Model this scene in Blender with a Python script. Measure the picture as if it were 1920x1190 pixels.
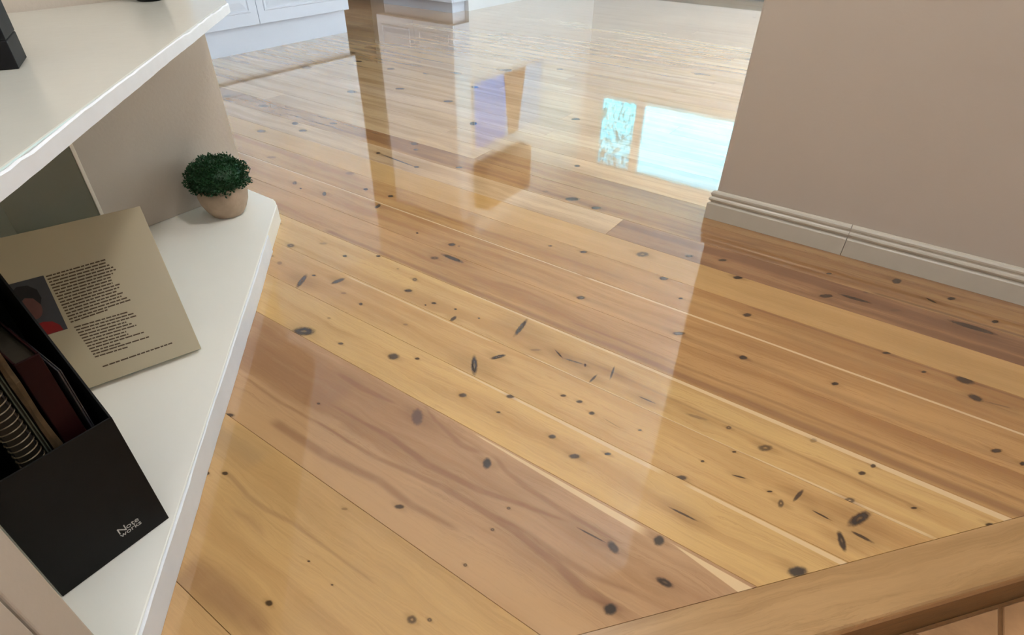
import bpy, bmesh, math, random
from mathutils import Vector, Matrix

for o in list(bpy.data.objects):
    bpy.data.objects.remove(o)
scene = bpy.context.scene
COL = scene.collection
random.seed(7)

# ------------------------------------------------------------------ camera
cam_data = bpy.data.cameras.new('camera')
cam_data.sensor_width = 36.0
cam_data.lens = 20.219
cam_data.clip_start = 0.02
cam = bpy.data.objects.new('camera', cam_data)
COL.objects.link(cam)
R_, U_, B_ = (0.8234, 0.56725, 0.01544), (-0.348, 0.48328, 0.80333), (0.44823, -0.66683, 0.59534)
cam.matrix_world = Matrix(((R_[0], U_[0], B_[0], 0.0), (R_[1], U_[1], B_[1], 0.0),
                           (R_[2], U_[2], B_[2], 1.0), (0, 0, 0, 1)))
scene.camera = cam

# ------------------------------------------------------------------ world, lights, exposure
SKY = 5.0
SUN = 64.0
UPLIGHT = 56.0
scene.view_settings.view_transform = 'Standard'
scene.view_settings.look = 'None'
scene.view_settings.gamma = 1.0
scene.view_settings.use_curve_mapping = False
scene.view_settings.exposure = 0.36
world = bpy.data.worlds.new('sky')
scene.world = world
world.use_nodes = True
nt = world.node_tree
nt.nodes.clear()
w_out = nt.nodes.new('ShaderNodeOutputWorld')
w_bg = nt.nodes.new('ShaderNodeBackground')
w_tc = nt.nodes.new('ShaderNodeTexCoord')
w_sep = nt.nodes.new('ShaderNodeSeparateXYZ')
w_ramp = nt.nodes.new('ShaderNodeValToRGB')
nt.links.new(w_tc.outputs['Generated'], w_sep.inputs[0])
nt.links.new(w_sep.outputs['Z'], w_ramp.inputs[0])
nt.links.new(w_ramp.outputs[0], w_bg.inputs[0])
nt.links.new(w_bg.outputs[0], w_out.inputs[0])
e = w_ramp.color_ramp.elements
e[0].position = 0.0
e[0].color = (0.30, 0.32, 0.30, 1)
e[1].position = 0.03
e[1].color = (1.0, 0.98, 0.98, 1)
n_ = e.new(0.27); n_.color = (0.80, 0.92, 1.0, 1)
n_ = e.new(0.385); n_.color = (0.17, 0.38, 0.52, 1)
n_ = e.new(1.0); n_.color = (0.12, 0.25, 0.45, 1)
w_bg.inputs[1].default_value = SKY


def portal(name, loc, rot, sx, sy):
    d = bpy.data.lights.new(name, 'AREA')
    d.shape = 'RECTANGLE'
    d.size, d.size_y = sx, sy
    d.cycles.is_portal = True
    o = bpy.data.objects.new(name, d)
    o.location = loc
    o.rotation_euler = rot
    COL.objects.link(o)


H = math.pi / 2
portal('window_portal', (-2.25, 8.13, 1.94), (-H, 0, 0), 3.3, 1.1)       # far window, light travels to -Y
portal('sliding_door_portal', (3.63, 5.2, 1.15), (0, H, 0), 2.3, 5.0)      # sliding door, light travels to -X
portal('kitchen_window_portal', (-4.15, -0.84, 1.55), (H, 0, 0), 3.5, 1.1)   # kitchen window, light travels to +Y

lamp_d = bpy.data.lights.new('uplight_fill', 'AREA')      # added fill lamp behind the viewer, brightens the near room off the ceiling
lamp_d.shape = 'DISK'
lamp_d.size = 0.40
lamp_d.energy = UPLIGHT
lamp_d.color = (0.95, 0.98, 1.0)
lamp = bpy.data.objects.new('uplight_fill', lamp_d)
lamp.location = (0.6, -0.5, 1.55)
lamp.rotation_euler = (math.pi, 0, 0)
COL.objects.link(lamp)
sun_d = bpy.data.lights.new('sun', 'SUN')
sun_d.energy = SUN
sun_d.angle = 0.01
sun_d.color = (0.95, 0.98, 1.0)
sun = bpy.data.objects.new('sun', sun_d)
sun.rotation_euler = Vector((-0.80, 0.0, -0.60)).to_track_quat('-Z', 'Y').to_euler()   # in through the sliding door
sun.location = (12, 5, 8)
COL.objects.link(sun)
hall_d = bpy.data.lights.new('hall_fill', 'AREA')  # unseen fill light added overhead to brighten the shelf
hall_d.shape = 'DISK'
hall_d.size = 0.24
hall_d.energy = 14.0
hall_d.color = (1.0, 0.96, 0.90)
hall = bpy.data.objects.new('hall_fill', hall_d)
hall.location = (-0.55, 1.35, 2.56)
COL.objects.link(hall)
kl_d = bpy.data.lights.new('kitchen_fill', 'AREA')  # unseen fill added behind the tall cupboard to brighten the corner cupboard's front
kl_d.shape = 'DISK'
kl_d.size = 0.30
kl_d.energy = 16.0
kl_d.color = (1.0, 0.97, 0.93)
kl = bpy.data.objects.new('kitchen_fill', kl_d)
kl.location = (-5.15, 3.4, 2.5)
COL.objects.link(kl)
scene.cycles.max_bounces = 10
scene.cycles.diffuse_bounces = 6
scene.cycles.transparent_max_bounces = 16
scene.cycles.sample_clamp_indirect = 8.0

# knots seen in the boards: x, y, half length, half width, angle, style
KNOTS = [
(-0.623, 0.187, 0.0079, 0.0056, 0.18, 0), (-0.559, 0.272, 0.0028, 0.0017, 0.45, 0), (-0.629, 0.278, 0.0032, 0.0019, 0.47, 0), (-0.964, 0.286, 0.0079, 0.0051, 0.25, 0), (-0.932, 0.308, 0.0079, 0.0051, 0.26, 0),
(-0.401, 0.308, 0.0095, 0.0081, 0.16, 2), (-0.376, 0.325, 0.0047, 0.0038, 0.37, 2), (-0.66, 0.393, 0.007, 0.0036, 0.53, 1), (-1.075, 0.413, 0.0146, 0.0067, 0.51, 0), (-0.388, 0.438, 0.0041, 0.0039, 0.05, 2),
(-0.574, 0.46, 0.0109, 0.0058, 0.55, 0), (-0.131, 0.519, 0.0133, 0.0111, 1.02, 5), (-0.39, 0.526, 0.0043, 0.004, 0.5, 2), (-0.934, 0.56, 0.0049, 0.0036, 0.27, 0), (-0.392, 0.584, 0.0045, 0.0039, 0.63, 2),
(-0.072, 0.619, 0.0174, 0.0083, 0.06, 3), (-0.227, 0.627, 0.0334, 0.002, 0.05, 0), (-0.18, 0.628, 0.0166, 0.0093, -0.49, 0), (-0.495, 0.65, 0.0165, 0.0104, -0.92, 5), (-0.711, 0.665, 0.0306, 0.0146, -0.8, 4),
(-0.114, 0.692, 0.0136, 0.0108, 1.48, 5), (-1.19, 0.725, 0.0346, 0.021, 0.45, 3), (-1.065, 0.748, 0.0084, 0.0053, 0.47, 0), (-0.098, 0.775, 0.0325, 0.0028, 0.03, 0), (-0.349, 0.777, 0.0136, 0.0078, 0.67, 0),
(0.121, 0.78, 0.0206, 0.0109, 0.79, 5), (-0.669, 0.784, 0.011, 0.0083, 0.55, 0), (-0.564, 0.788, 0.006, 0.0032, 0.62, 0), (-0.91, 0.792, 0.0171, 0.0143, 0.21, 0), (-0.419, 0.797, 0.0096, 0.0071, 0.7, 0),
(-1.181, 0.808, 0.0062, 0.0049, -0.03, 1), (-0.853, 0.822, 0.0074, 0.0056, 0.46, 0), (-0.292, 0.825, 0.0075, 0.0039, 0.67, 0), (-0.292, 0.826, 0.0082, 0.0041, 0.67, 0), (-0.571, 0.849, 0.0116, 0.0073, 0.63, 0),
(-0.134, 0.858, 0.0144, 0.0071, 0.7, 0), (-0.714, 0.889, 0.0427, 0.0095, -0.91, 3), (-1.402, 0.891, 0.0416, 0.0097, -1.06, 3), (0.177, 0.895, 0.0247, 0.0078, -1.18, 3), (-1.159, 0.911, 0.0083, 0.006, -0.54, 0),
(-0.981, 0.914, 0.008, 0.0052, 0.53, 1), (-0.326, 0.914, 0.0274, 0.0017, -0.13, 1), (-0.38, 0.915, 0.0081, 0.0063, 0.82, 0), (0.058, 0.915, 0.012, 0.0062, -1.48, 2), (-1.549, 0.92, 0.0134, 0.0084, -0.44, 1),
(-1.244, 0.921, 0.0095, 0.006, 0.48, 1), (-0.466, 0.927, 0.0083, 0.0049, 0.67, 0), (0.208, 0.928, 0.0217, 0.0044, -0.07, 0), (-0.112, 0.928, 0.0051, 0.0034, 0.88, 0), (-0.423, 0.932, 0.0089, 0.0057, 0.7, 0),
(-0.263, 0.932, 0.0052, 0.003, 0.71, 0), (0.031, 0.932, 0.007, 0.0026, 0.67, 0), (-0.033, 0.933, 0.0153, 0.0026, 0.27, 0), (-1.607, 0.934, 0.0082, 0.0058, -0.26, 1), (0.133, 0.934, 0.0203, 0.0025, -0.08, 0),
(-1.398, 0.935, 0.0073, 0.0048, 0.41, 0), (-0.683, 0.953, 0.0239, 0.0077, 1.01, 3), (0.083, 0.957, 0.0227, 0.0044, 1.33, 0), (-1.31, 0.958, 0.0255, 0.0109, 1.39, 0), (0.197, 0.97, 0.0361, 0.0107, 1.11, 3),
(-0.063, 0.995, 0.0058, 0.0031, 0.76, 0), (0.173, 1.005, 0.0135, 0.0075, 0.88, 2), (-1.614, 1.016, 0.016, 0.0122, -0, 2), (-0.888, 1.016, 0.0157, 0.0074, -1.46, 0), (-0.999, 1.02, 0.0037, 0.0032, -0.47, 0),
(-0.435, 1.026, 0.0203, 0.0035, 1.52, 0), (-0.291, 1.034, 0.0256, 0.0025, 0.02, 0), (-0.617, 1.036, 0.0166, 0.0053, 0.63, 1), (-0.985, 1.042, 0.0084, 0.0058, 0.54, 0), (-1.093, 1.047, 0.0147, 0.0092, 0.55, 0),
(-0.009, 1.047, 0.0184, 0.0101, 0.79, 2), (-0.169, 1.05, 0.0285, 0.0058, 0.19, 1), (-0.509, 1.055, 0.0293, 0.0028, 0.17, 0), (-0.913, 1.056, 0.005, 0.0042, 0.47, 0), (-0.557, 1.058, 0.0229, 0.0027, -0.48, 0),
(-0.477, 1.059, 0.0078, 0.0036, -1.1, 0), (-0.096, 1.06, 0.008, 0.0058, 1.16, 2), (-0.829, 1.061, 0.0041, 0.0036, -0.82, 0), (0.285, 1.062, 0.0077, 0.0031, 0.73, 0), (-0.405, 1.074, 0.0288, 0.0032, -1.32, 0),
(-1.41, 1.077, 0.0092, 0.0075, -0.08, 0), (-1.535, 1.092, 0.0147, 0.0087, 0.5, 1), (-0.705, 1.095, 0.0475, 0.008, -1.4, 3), (-1.782, 1.096, 0.0127, 0.0085, 0.36, 1), (0.183, 1.097, 0.01, 0.0055, 0.9, 0),
(-1.12, 1.106, 0.0116, 0.0087, -0.68, 2), (0.414, 1.106, 0.0102, 0.0039, 0.74, 0), (-1.209, 1.122, 0.0053, 0.0044, -0.5, 1), (0.2, 1.133, 0.0082, 0.005, 1.2, 0), (0.076, 1.134, 0.0101, 0.0064, 1.04, 1),
(-1.319, 1.143, 0.0087, 0.0071, 0.24, 0), (-1.157, 1.245, 0.015, 0.011, 0.54, 2), (-1.106, 1.279, 0.0514, 0.0106, -0.02, 0), (-0.639, 1.328, 0.0147, 0.0104, 0.75, 0), (-0.326, 1.334, 0.0192, 0.0088, 0.69, 0),
(0.473, 1.334, 0.0106, 0.0053, 1.07, 0), (-0.146, 1.335, 0.0113, 0.008, 1.23, 0), (-0.143, 1.335, 0.012, 0.0077, 0.9, 0), (-1.323, 1.342, 0.0054, 0.0048, -0.35, 0), (0.424, 1.344, 0.0155, 0.0065, 0.79, 0),
(-1.969, 1.346, 0.0059, 0.0042, -0.38, 0), (-1.168, 1.351, 0.0146, 0.0118, 0.52, 0), (-1.141, 1.356, 0.0078, 0.0048, -0.86, 1), (-2.033, 1.368, 0.021, 0.0099, -0.6, 4), (-1.851, 1.369, 0.022, 0.0087, -0.67, 0),
(0.08, 1.369, 0.0118, 0.0067, 0.9, 0), (-1.595, 1.415, 0.0207, 0.01, -1.2, 0), (-2.353, 1.492, 0.0256, 0.0135, 0.53, 1), (-1.75, 1.5, 0.0131, 0.0108, -0.33, 0), (-0.387, 1.505, 0.008, 0.0051, 0.82, 0),
(-1.62, 1.512, 0.0129, 0.0113, 0.01, 0), (0.38, 1.52, 0.0176, 0.0136, -0.01, 0), (0.428, 1.524, 0.0313, 0.0032, 0.18, 1), (-0.193, 1.539, 0.0153, 0.0099, 0.93, 0), (-0.884, 1.547, 0.0079, 0.0059, 0.74, 0),
(0.264, 1.556, 0.0087, 0.0043, 0.86, 0), (-1.927, 1.577, 0.022, 0.0177, 0.22, 1), (-0.768, 1.579, 0.0146, 0.0086, 0.7, 0), (0.354, 1.581, 0.0237, 0.0166, 0.31, 0), (-0.474, 1.584, 0.0179, 0.0128, 0.92, 0),
(0.173, 1.586, 0.0146, 0.0056, 0.72, 0), (-0.595, 1.685, 0.0258, 0.0184, 0.87, 2), (-2.688, 1.685, 0.0231, 0.0165, 0.25, 0), (-2.693, 1.688, 0.0265, 0.0194, 0.17, 1), (-0.28, 1.73, 0.0172, 0.0105, 0.85, 0),
(-0.276, 1.732, 0.0162, 0.008, 0.74, 0), (-0.459, 1.77, 0.0168, 0.0101, 0.79, 2), (-0.021, 1.786, 0.0245, 0.0105, 0.74, 0), (-1.743, 1.803, 0.0133, 0.012, -0.33, 0), (-2.532, 1.809, 0.0181, 0.0141, 0.12, 1),
(-1.865, 1.81, 0.1222, 0.0049, -0.08, 0), (-0.356, 1.81, 0.0166, 0.0081, 0.74, 0), (-2.53, 1.817, 0.022, 0.0162, 0.3, 0), (-2.001, 1.822, 0.0146, 0.0102, -0.64, 0), (0.057, 1.824, 0.0488, 0.0086, 0.05, 0),
(0.167, 1.827, 0.0189, 0.0061, 0.69, 1), (0.364, 1.865, 0.0648, 0.0136, 0.01, 0), (-2.654, 1.865, 0.0283, 0.0165, -0.54, 0), (0.084, 1.887, 0.0177, 0.0058, 0.69, 1), (-1.588, 1.912, 0.0156, 0.0097, 0.62, 0),
(-0.895, 1.912, 0.0211, 0.0135, 0.74, 0), (-1.139, 1.925, 0.0145, 0.011, 0.75, 1), (-1.012, 1.928, 0.0313, 0.017, 0.69, 0), (-0.04, 1.934, 0.0106, 0.0053, 0.81, 0), (0.418, 1.938, 0.0149, 0.0075, 0.99, 0),
(-3.371, 1.95, 0.0301, 0.0216, 0.12, 0), (0.253, 1.953, 0.0187, 0.0056, -0.48, 0), (-3.041, 1.955, 0.026, 0.0196, 0.03, 0), (-1.891, 1.961, 0.015, 0.013, -0.54, 1), (-2.495, 1.986, 0.0195, 0.0133, 0.47, 0),
(0.304, 2.003, 0.016, 0.0081, 0.92, 0), (0.151, 2.016, 0.0226, 0.0128, 1.28, 0), (-1.951, 2.017, 0.0195, 0.0147, -0.71, 0), (0.467, 2.1, 0.0246, 0.0105, 0.03, 0), (-1.169, 2.248, 0.0155, 0.0134, -1.54, 0),
(-1.908, 2.433, 0.0329, 0.0213, -0.91, 0), (-2.863, 2.455, 0.0311, 0.0263, -0.18, 0), (-2.271, 2.662, 0.0294, 0.02, 0.63, 0), (-3.551, 2.673, 0.0442, 0.0321, -0.42, 1), (-2.678, 2.683, 0.0289, 0.0187, 0.59, 0),
(-1.505, 2.829, 0.0278, 0.0171, 0.74, 0), (-2.333, 3, 0.0232, 0.023, 1.23, 0), (-3.07, 3.007, 0.0296, 0.0267, 0.03, 1), (-3.869, 3.02, 0.0469, 0.0352, -0.41, 1), (-3.403, 3.02, 0.0263, 0.0198, 0.48, 0),
(-2.796, 3.067, 0.0281, 0.0221, 0.58, 1), (-4.155, 3.072, 0.032, 0.024, -0.35, 1), (-3.626, 3.179, 0.0283, 0.0194, -0.62, 0), (-2.645, 3.203, 0.0312, 0.0204, -0.88, 0), (-4.123, 3.423, 0.0361, 0.0307, -0.01, 1),
(-2.44, 3.463, 0.0279, 0.0231, -1.07, 0), (-2.422, 3.477, 0.0375, 0.0344, -1.3, 0), (-2.141, 3.729, 0.0252, 0.022, 1.4, 1), (-1.305, 4.225, 0.0399, 0.0258, 0.95, 0), (-1.295, 4.856, 0.0275, 0.0189, 1.27, 0),
(-1.165, 4.89, 0.0382, 0.0244, 1.48, 0), (-1.664, 6.808, 0.0429, 0.0159, -1.37, 0), ]
# dark figure lines followed along the boards: (x, y, half width) points, softness, strength
FIGURE = [
    ([(-0.977, 0.6618, 0.006), (-0.888, 0.6574, 0.008), (-0.784, 0.6673, 0.004)], 0.004, 0.55),
    ([(-0.903, 0.5752, 0.002), (-0.805, 0.5787, 0.004), (-0.726, 0.5849, 0.007), (-0.604, 0.5722, 0.008), (-0.467, 0.5838, 0.007), (-0.361, 0.6100, 0.005), (-0.284, 0.6262, 0.003)], 0.004, 0.62),
    ([(-0.890, 0.5183, 0.003), (-0.705, 0.5229, 0.005), (-0.535, 0.5463, 0.007), (-0.360, 0.5500, 0.008), (-0.257, 0.5373, 0.008), (-0.183, 0.5219, 0.012), (-0.108, 0.5306, 0.004)], 0.004, 0.6),
    ([(-0.972, 0.4603, 0.01), (-0.798, 0.4631, 0.01), (-0.654, 0.4825, 0.008), (-0.556, 0.4772, 0.007), (-0.451, 0.4864, 0.004)], 0.006, 0.6),
    ([(-0.717, 0.7008, 0.003), (-0.663, 0.6798, 0.004), (-0.571, 0.6584, 0.007), (-0.520, 0.6653, 0.006)], 0.004, 0.5),
    ([(-0.488, 0.6710, 0.005), (-0.441, 0.6547, 0.006), (-0.385, 0.6472, 0.007), (-0.294, 0.6427, 0.006), (-0.174, 0.6431, 0.003)], 0.004, 0.55),
    ([(-1.153, 0.5127, 0.003), (-1.005, 0.5096, 0.004), (-0.862, 0.5190, 0.003), (-0.775, 0.5198, 0.002)], 0.003, 0.45),
    ([(-0.402, 0.5563, 0.003), (-0.326, 0.5601, 0.005), (-0.255, 0.5533, 0.007), (-0.186, 0.5538, 0.006), (-0.112, 0.5679, 0.003)], 0.005, 0.5),
    ([(-0.932, 0.3129, 0.004), (-0.842, 0.3013, 0.005), (-0.785, 0.3023, 0.005), (-0.715, 0.3135, 0.004), (-0.628, 0.3147, 0.0025), (-0.505, 0.3169, 0.002)], 0.003, 0.35),
    ([(-0.844, 0.2644, 0.002), (-0.796, 0.2687, 0.006), (-0.743, 0.2649, 0.003)], 0.008, 0.35),
    ([(-0.805, 0.1350, 0.03), (-0.743, 0.1437, 0.03), (-0.638, 0.1511, 0.02), (-0.583, 0.1529, 0.01)], 0.018, 0.5),
]


# ------------------------------------------------------------------ helpers
def lin(r, g, b):
    f = lambda c: (c / 255.0 / 12.92) if c / 255.0 <= 0.04045 else ((c / 255.0 + 0.055) / 1.055) ** 2.4
    return (f(r), f(g), f(b), 1.0)


def link(name, bm, mat, parent=None, smooth=False):
    me = bpy.data.meshes.new(name)
    bmesh.ops.recalc_face_normals(bm, faces=bm.faces)
    bm.to_mesh(me)
    bm.free()
    if smooth:
        for p in me.polygons:
            p.use_smooth = True
    if mat:
        me.materials.append(mat)
    o = bpy.data.objects.new(name, me)
    COL.objects.link(o)
    if parent:
        o.parent = parent
        o.matrix_parent_inverse = Matrix.Translation(-Vector(parent.location)) if parent.rotation_euler[2] == 0 else parent.matrix_basis.inverted()
    return o


def thing(name, label, cat, loc=(0, 0, 0), group=None):
    o = bpy.data.objects.new(name, None)
    o.location = loc
    o.empty_display_size = 0.05
    COL.objects.link(o)
    o['label'] = label
    o['category'] = cat
    if group:
        o['group'] = group
    return o


def tag(o, label, cat, group=None):
    o['label'] = label
    o['category'] = cat
    if group:
        o['group'] = group
    return o


def struct(o):
    o['kind'] = 'structure'
    return o


def box(bm, x0, x1, y0, y1, z0, z1):
    vs = [bm.verts.new(p) for p in ((x0, y0, z0), (x1, y0, z0), (x1, y1, z0), (x0, y1, z0),
                                    (x0, y0, z1), (x1, y0, z1), (x1, y1, z1), (x0, y1, z1))]
    for f in ((0, 3, 2, 1), (4, 5, 6, 7), (0, 1, 5, 4), (1, 2, 6, 5), (2, 3, 7, 6), (3, 0, 4, 7)):
        bm.faces.new([vs[i] for i in f])


def bm_box(*a, bevel=0.0, seg=2):
    bm = bmesh.new()
    box(bm, *a)
    if bevel:
        bmesh.ops.bevel(bm, geom=list(bm.edges), offset=bevel, segments=seg, affect='EDGES', profile=0.5)
    return bm


def boxes(lst):
    bm = bmesh.new()
    for a in lst:
        box(bm, *a)
    return bm


def prism(poly, z0, z1, bevel=0.0, seg=2, top_only=False):
    bm = bmesh.new()
    lo = [bm.verts.new((x, y, z0)) for x, y in poly]
    hi = [bm.verts.new((x, y, z1)) for x, y in poly]
    bm.faces.new(list(reversed(lo)))
    bm.faces.new(hi)
    n = len(poly)
    for i in range(n):
        bm.faces.new((lo[i], lo[(i + 1) % n], hi[(i + 1) % n], hi[i]))
    if bevel:
        es = list(bm.edges)
        if top_only:
            es = [e for e in bm.edges if all(v.co.z > z1 - 1e-6 for v in e.verts)]
        bmesh.ops.bevel(bm, geom=es, offset=bevel, segments=seg, affect='EDGES', profile=0.5)
    return bm


def oriented_box(P, a, b, c, bevel=0.0):
    """box with corner P and edge vectors a, b, c"""
    P, a, b, c = map(Vector, (P, a, b, c))
    bm = bmesh.new()
    pts = [P, P + a, P + a + b, P + b]
    lo = [bm.verts.new(p) for p in pts]
    hi = [bm.verts.new(p + c) for p in pts]
    bm.faces.new(lo)
    bm.faces.new(hi)
    for i in range(4):
        bm.faces.new((lo[i], lo[(i + 1) % 4], hi[(i + 1) % 4], hi[i]))
    if bevel:
        bmesh.ops.bevel(bm, geom=list(bm.edges), offset=bevel, segments=2, affect='EDGES', profile=0.5)
    return bm


def clip_poly(poly, a, b, c):
    """keep a*x + b*y <= c"""
    out = []
    for i in range(len(poly)):
        p, q = poly[i], poly[(i + 1) % len(poly)]
        dp, dq = a * p[0] + b * p[1] - c, a * q[0] + b * q[1] - c
        if dp <= 0:
            out.append(p)
        if (dp < 0 < dq) or (dq < 0 < dp):
            t = dp / (dp - dq)
            out.append((p[0] + t * (q[0] - p[0]), p[1] + t * (q[1] - p[1])))
    return out


def inset(poly, d):
    n = len(poly)
    lines = []
    for i in range(n):
        p, q = Vector(poly[i]), Vector(poly[(i + 1) % n])
        t = (q - p).normalized()
        nn = Vector((-t.y, t.x))
        lines.append((p + nn * d, t))
    out = []
    for i in range(n):
        (p1, t1), (p2, t2) = lines[i - 1], lines[i]
        den = t1.x * t2.y - t1.y * t2.x
        if abs(den) < 1e-6:
            out.append((p2.x, p2.y))
            continue
        s = ((p2 - p1).x * t2.y - (p2 - p1).y * t2.x) / den
        q = p1 + t1 * s
        out.append((q.x, q.y))
    return out


# ------------------------------------------------------------------ materials
def N(tree, typ, **kw):
    n = tree.nodes.new(typ)
    for k, v in kw.items():
        setattr(n, k, v)
    return n


def simple(name, col, rough=0.5, spec=0.5, noise=0.0, nscale=8.0, bump=0.0, bscale=60.0, metal=0.0, stretch=(1, 1, 1)):
    m = bpy.data.materials.new(name)
    m.use_nodes = True
    t = m.node_tree
    b = t.nodes['Principled BSDF']
    b.inputs['Base Color'].default_value = col
    b.inputs['Roughness'].default_value = rough
    b.inputs['Specular IOR Level'].default_value = spec
    b.inputs['Metallic'].default_value = metal
    tc = N(t, 'ShaderNodeTexCoord')
    mp = N(t, 'ShaderNodeMapping')
    mp.inputs['Scale'].default_value = stretch
    t.links.new(tc.outputs['Object'], mp.inputs[0])
    if noise:
        nz = N(t, 'ShaderNodeTexNoise')
        nz.inputs['Scale'].default_value = nscale
        nz.inputs['Detail'].default_value = 5
        mr = N(t, 'ShaderNodeMapRange')
        mr.inputs[1].default_value, mr.inputs[2].default_value = 0.25, 0.75
        mr.inputs[3].default_value, mr.inputs[4].default_value = 1 - noise, 1 + noise
        mx = N(t, 'ShaderNodeVectorMath', operation='SCALE')
        mx.inputs[0].default_value = col[:3]
        t.links.new(mp.outputs[0], nz.inputs['Vector'])
        t.links.new(nz.outputs[0], mr.inputs[0])
        t.links.new(mr.outputs[0], mx.inputs['Scale'])
        t.links.new(mx.outputs[0], b.inputs['Base Color'])
    if bump:
        nb = N(t, 'ShaderNodeTexNoise')
        nb.inputs['Scale'].default_value = bscale
        nb.inputs['Detail'].default_value = 3
        bp = N(t, 'ShaderNodeBump')
        bp.inputs['Strength'].default_value = 1.0
        bp.inputs['Distance'].default_value = bump
        t.links.new(mp.outputs[0], nb.inputs['Vector'])
        t.links.new(nb.outputs[0], bp.inputs['Height'])
        t.links.new(bp.outputs[0], b.inputs['Normal'])
    return m


def group(name, ins, outs):
    g = bpy.data.node_groups.new(name, 'ShaderNodeTree')
    for n, typ, d in ins:
        s = g.interface.new_socket(n, in_out='INPUT', socket_type=typ)
        if d is not None:
            s.default_value = d
    for n, typ in outs:
        g.interface.new_socket(n, in_out='OUTPUT', socket_type=typ)
    return g, N(g, 'NodeGroupInput'), N(g, 'NodeGroupOutput')


def math_node(g, op, a, b=None, c=None, clamp=False):
    n = N(g, 'ShaderNodeMath', operation=op)
    n.use_clamp = clamp
    for i, v in enumerate((a, b, c)):
        if v is None:
            continue
        if isinstance(v, (int, float)):
            n.inputs[i].default_value = v
        else:
            g.links.new(v, n.inputs[i])
    return n.outputs[0]


def smooth_map(g, v, f0, f1, t0, t1):
    n = N(g, 'ShaderNodeMapRange', interpolation_type='SMOOTHSTEP')
    g.links.new(v, n.inputs[0])
    for i, x in enumerate((f0, f1, t0, t1)):
        if isinstance(x, (int, float)):
            n.inputs[i + 1].default_value = x
        else:
            g.links.new(x, n.inputs[i + 1])
    return n.outputs[0]


def mixc(g, fac, a, b, mode='MIX'):
    n = N(g, 'ShaderNodeMix', data_type='RGBA', blend_type=mode)
    for sock, v in ((n.inputs[0], fac), (n.inputs[6], a), (n.inputs[7], b)):
        if isinstance(v, (int, float, tuple)):
            sock.default_value = v
        else:
            g.links.new(v, sock)
    return n.outputs[2]


def noise(g, vec, scale=1.0, detail=4.0, rough=0.55, dist=0.0):
    n = N(g, 'ShaderNodeTexNoise')
    n.inputs['Scale'].default_value = scale
    n.inputs['Detail'].default_value = detail
    n.inputs['Roughness'].default_value = rough
    n.inputs['Distortion'].default_value = dist
    g.links.new(vec, n.inputs['Vector'])
    return n.outputs[0]


# --- board grain: coordinates are along / across the boards
GRAIN, gi, go = group('board_grain', [('Vector', 'NodeSocketVector', None), ('Seed', 'NodeSocketFloat', 0.0),
                                      ('Light', 'NodeSocketColor', (1, 1, 1, 1)), ('Dark', 'NodeSocketColor', (0, 0, 0, 1)),
                                      ('Figure', 'NodeSocketFloat', 1.0)], [('Color', 'NodeSocketColor')])
sp = N(GRAIN, 'ShaderNodeSeparateXYZ')
GRAIN.links.new(gi.outputs['Vector'], sp.inputs[0])


def comb(g, x, y, z):
    n = N(g, 'ShaderNodeCombineXYZ')
    for i, v in enumerate((x, y, z)):
        if isinstance(v, (int, float)):
            n.inputs[i].default_value = v
        else:
            g.links.new(v, n.inputs[i])
    return n.outputs[0]


X, Y = sp.outputs[0], sp.outputs[1]
S = gi.outputs['Seed']
warp = noise(GRAIN, comb(GRAIN, math_node(GRAIN, 'MULTIPLY', X, 2.0), math_node(GRAIN, 'MULTIPLY', Y, 7.0), S), 1.0, 6, 0.6)
wy = math_node(GRAIN, 'ADD', Y, math_node(GRAIN, 'MULTIPLY', math_node(GRAIN, 'SUBTRACT', warp, 0.5), 0.075))
broad = noise(GRAIN, comb(GRAIN, math_node(GRAIN, 'MULTIPLY', X, 0.9), math_node(GRAIN, 'MULTIPLY', wy, 15.0), S), 1.0, 9, 0.58)
mid = noise(GRAIN, comb(GRAIN, math_node(GRAIN, 'MULTIPLY', X, 2.0), math_node(GRAIN, 'MULTIPLY', wy, 55.0), S), 1.0, 7, 0.6)
fine = noise(GRAIN, comb(GRAIN, math_node(GRAIN, 'MULTIPLY', X, 9.0), math_node(GRAIN, 'MULTIPLY', wy, 300.0), S), 1.0, 5, 0.6)
blotch = noise(GRAIN, comb(GRAIN, math_node(GRAIN, 'MULTIPLY', X, 2.2), math_node(GRAIN, 'MULTIPLY', Y, 6.0), math_node(GRAIN, 'ADD', S, 31.0)), 1.0, 2)
f = smooth_map(GRAIN, broad, 0.40, 0.64, 0.0, 1.0)
f = math_node(GRAIN, 'MULTIPLY', f, gi.outputs['Figure'], clamp=True)
colr = mixc(GRAIN, f, gi.outputs['Light'], gi.outputs['Dark'])
ln = smooth_map(GRAIN, math_node(GRAIN, 'ABSOLUTE', math_node(GRAIN, 'SUBTRACT', mid, 0.56)), 0.0, 0.022, 0.42, 0.0)
colr = mixc(GRAIN, math_node(GRAIN, 'MULTIPLY', ln, math_node(GRAIN, 'ADD', gi.outputs['Figure'], 0.25), clamp=True), colr, gi.outputs['Dark'])
fleck = noise(GRAIN, comb(GRAIN, math_node(GRAIN, 'MULTIPLY', X, 22.0), math_node(GRAIN, 'MULTIPLY', wy, 190.0), math_node(GRAIN, 'ADD', S, 7.0)), 1.0, 2, 0.5)
colr = mixc(GRAIN, smooth_map(GRAIN, fleck, 0.70, 0.78, 0.0, 0.35), colr, gi.outputs['Dark'])
sc = math_node(GRAIN, 'MULTIPLY', smooth_map(GRAIN, fine, 0.2, 0.8, 0.93, 1.06), smooth_map(GRAIN, blotch, 0.3, 0.7, 0.95, 1.05))
vm = N(GRAIN, 'ShaderNodeVectorMath', operation='SCALE')
GRAIN.links.new(colr, vm.inputs[0])
GRAIN.links.new(sc, vm.inputs['Scale'])
GRAIN.links.new(vm.outputs[0], go.inputs[0])

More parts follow.
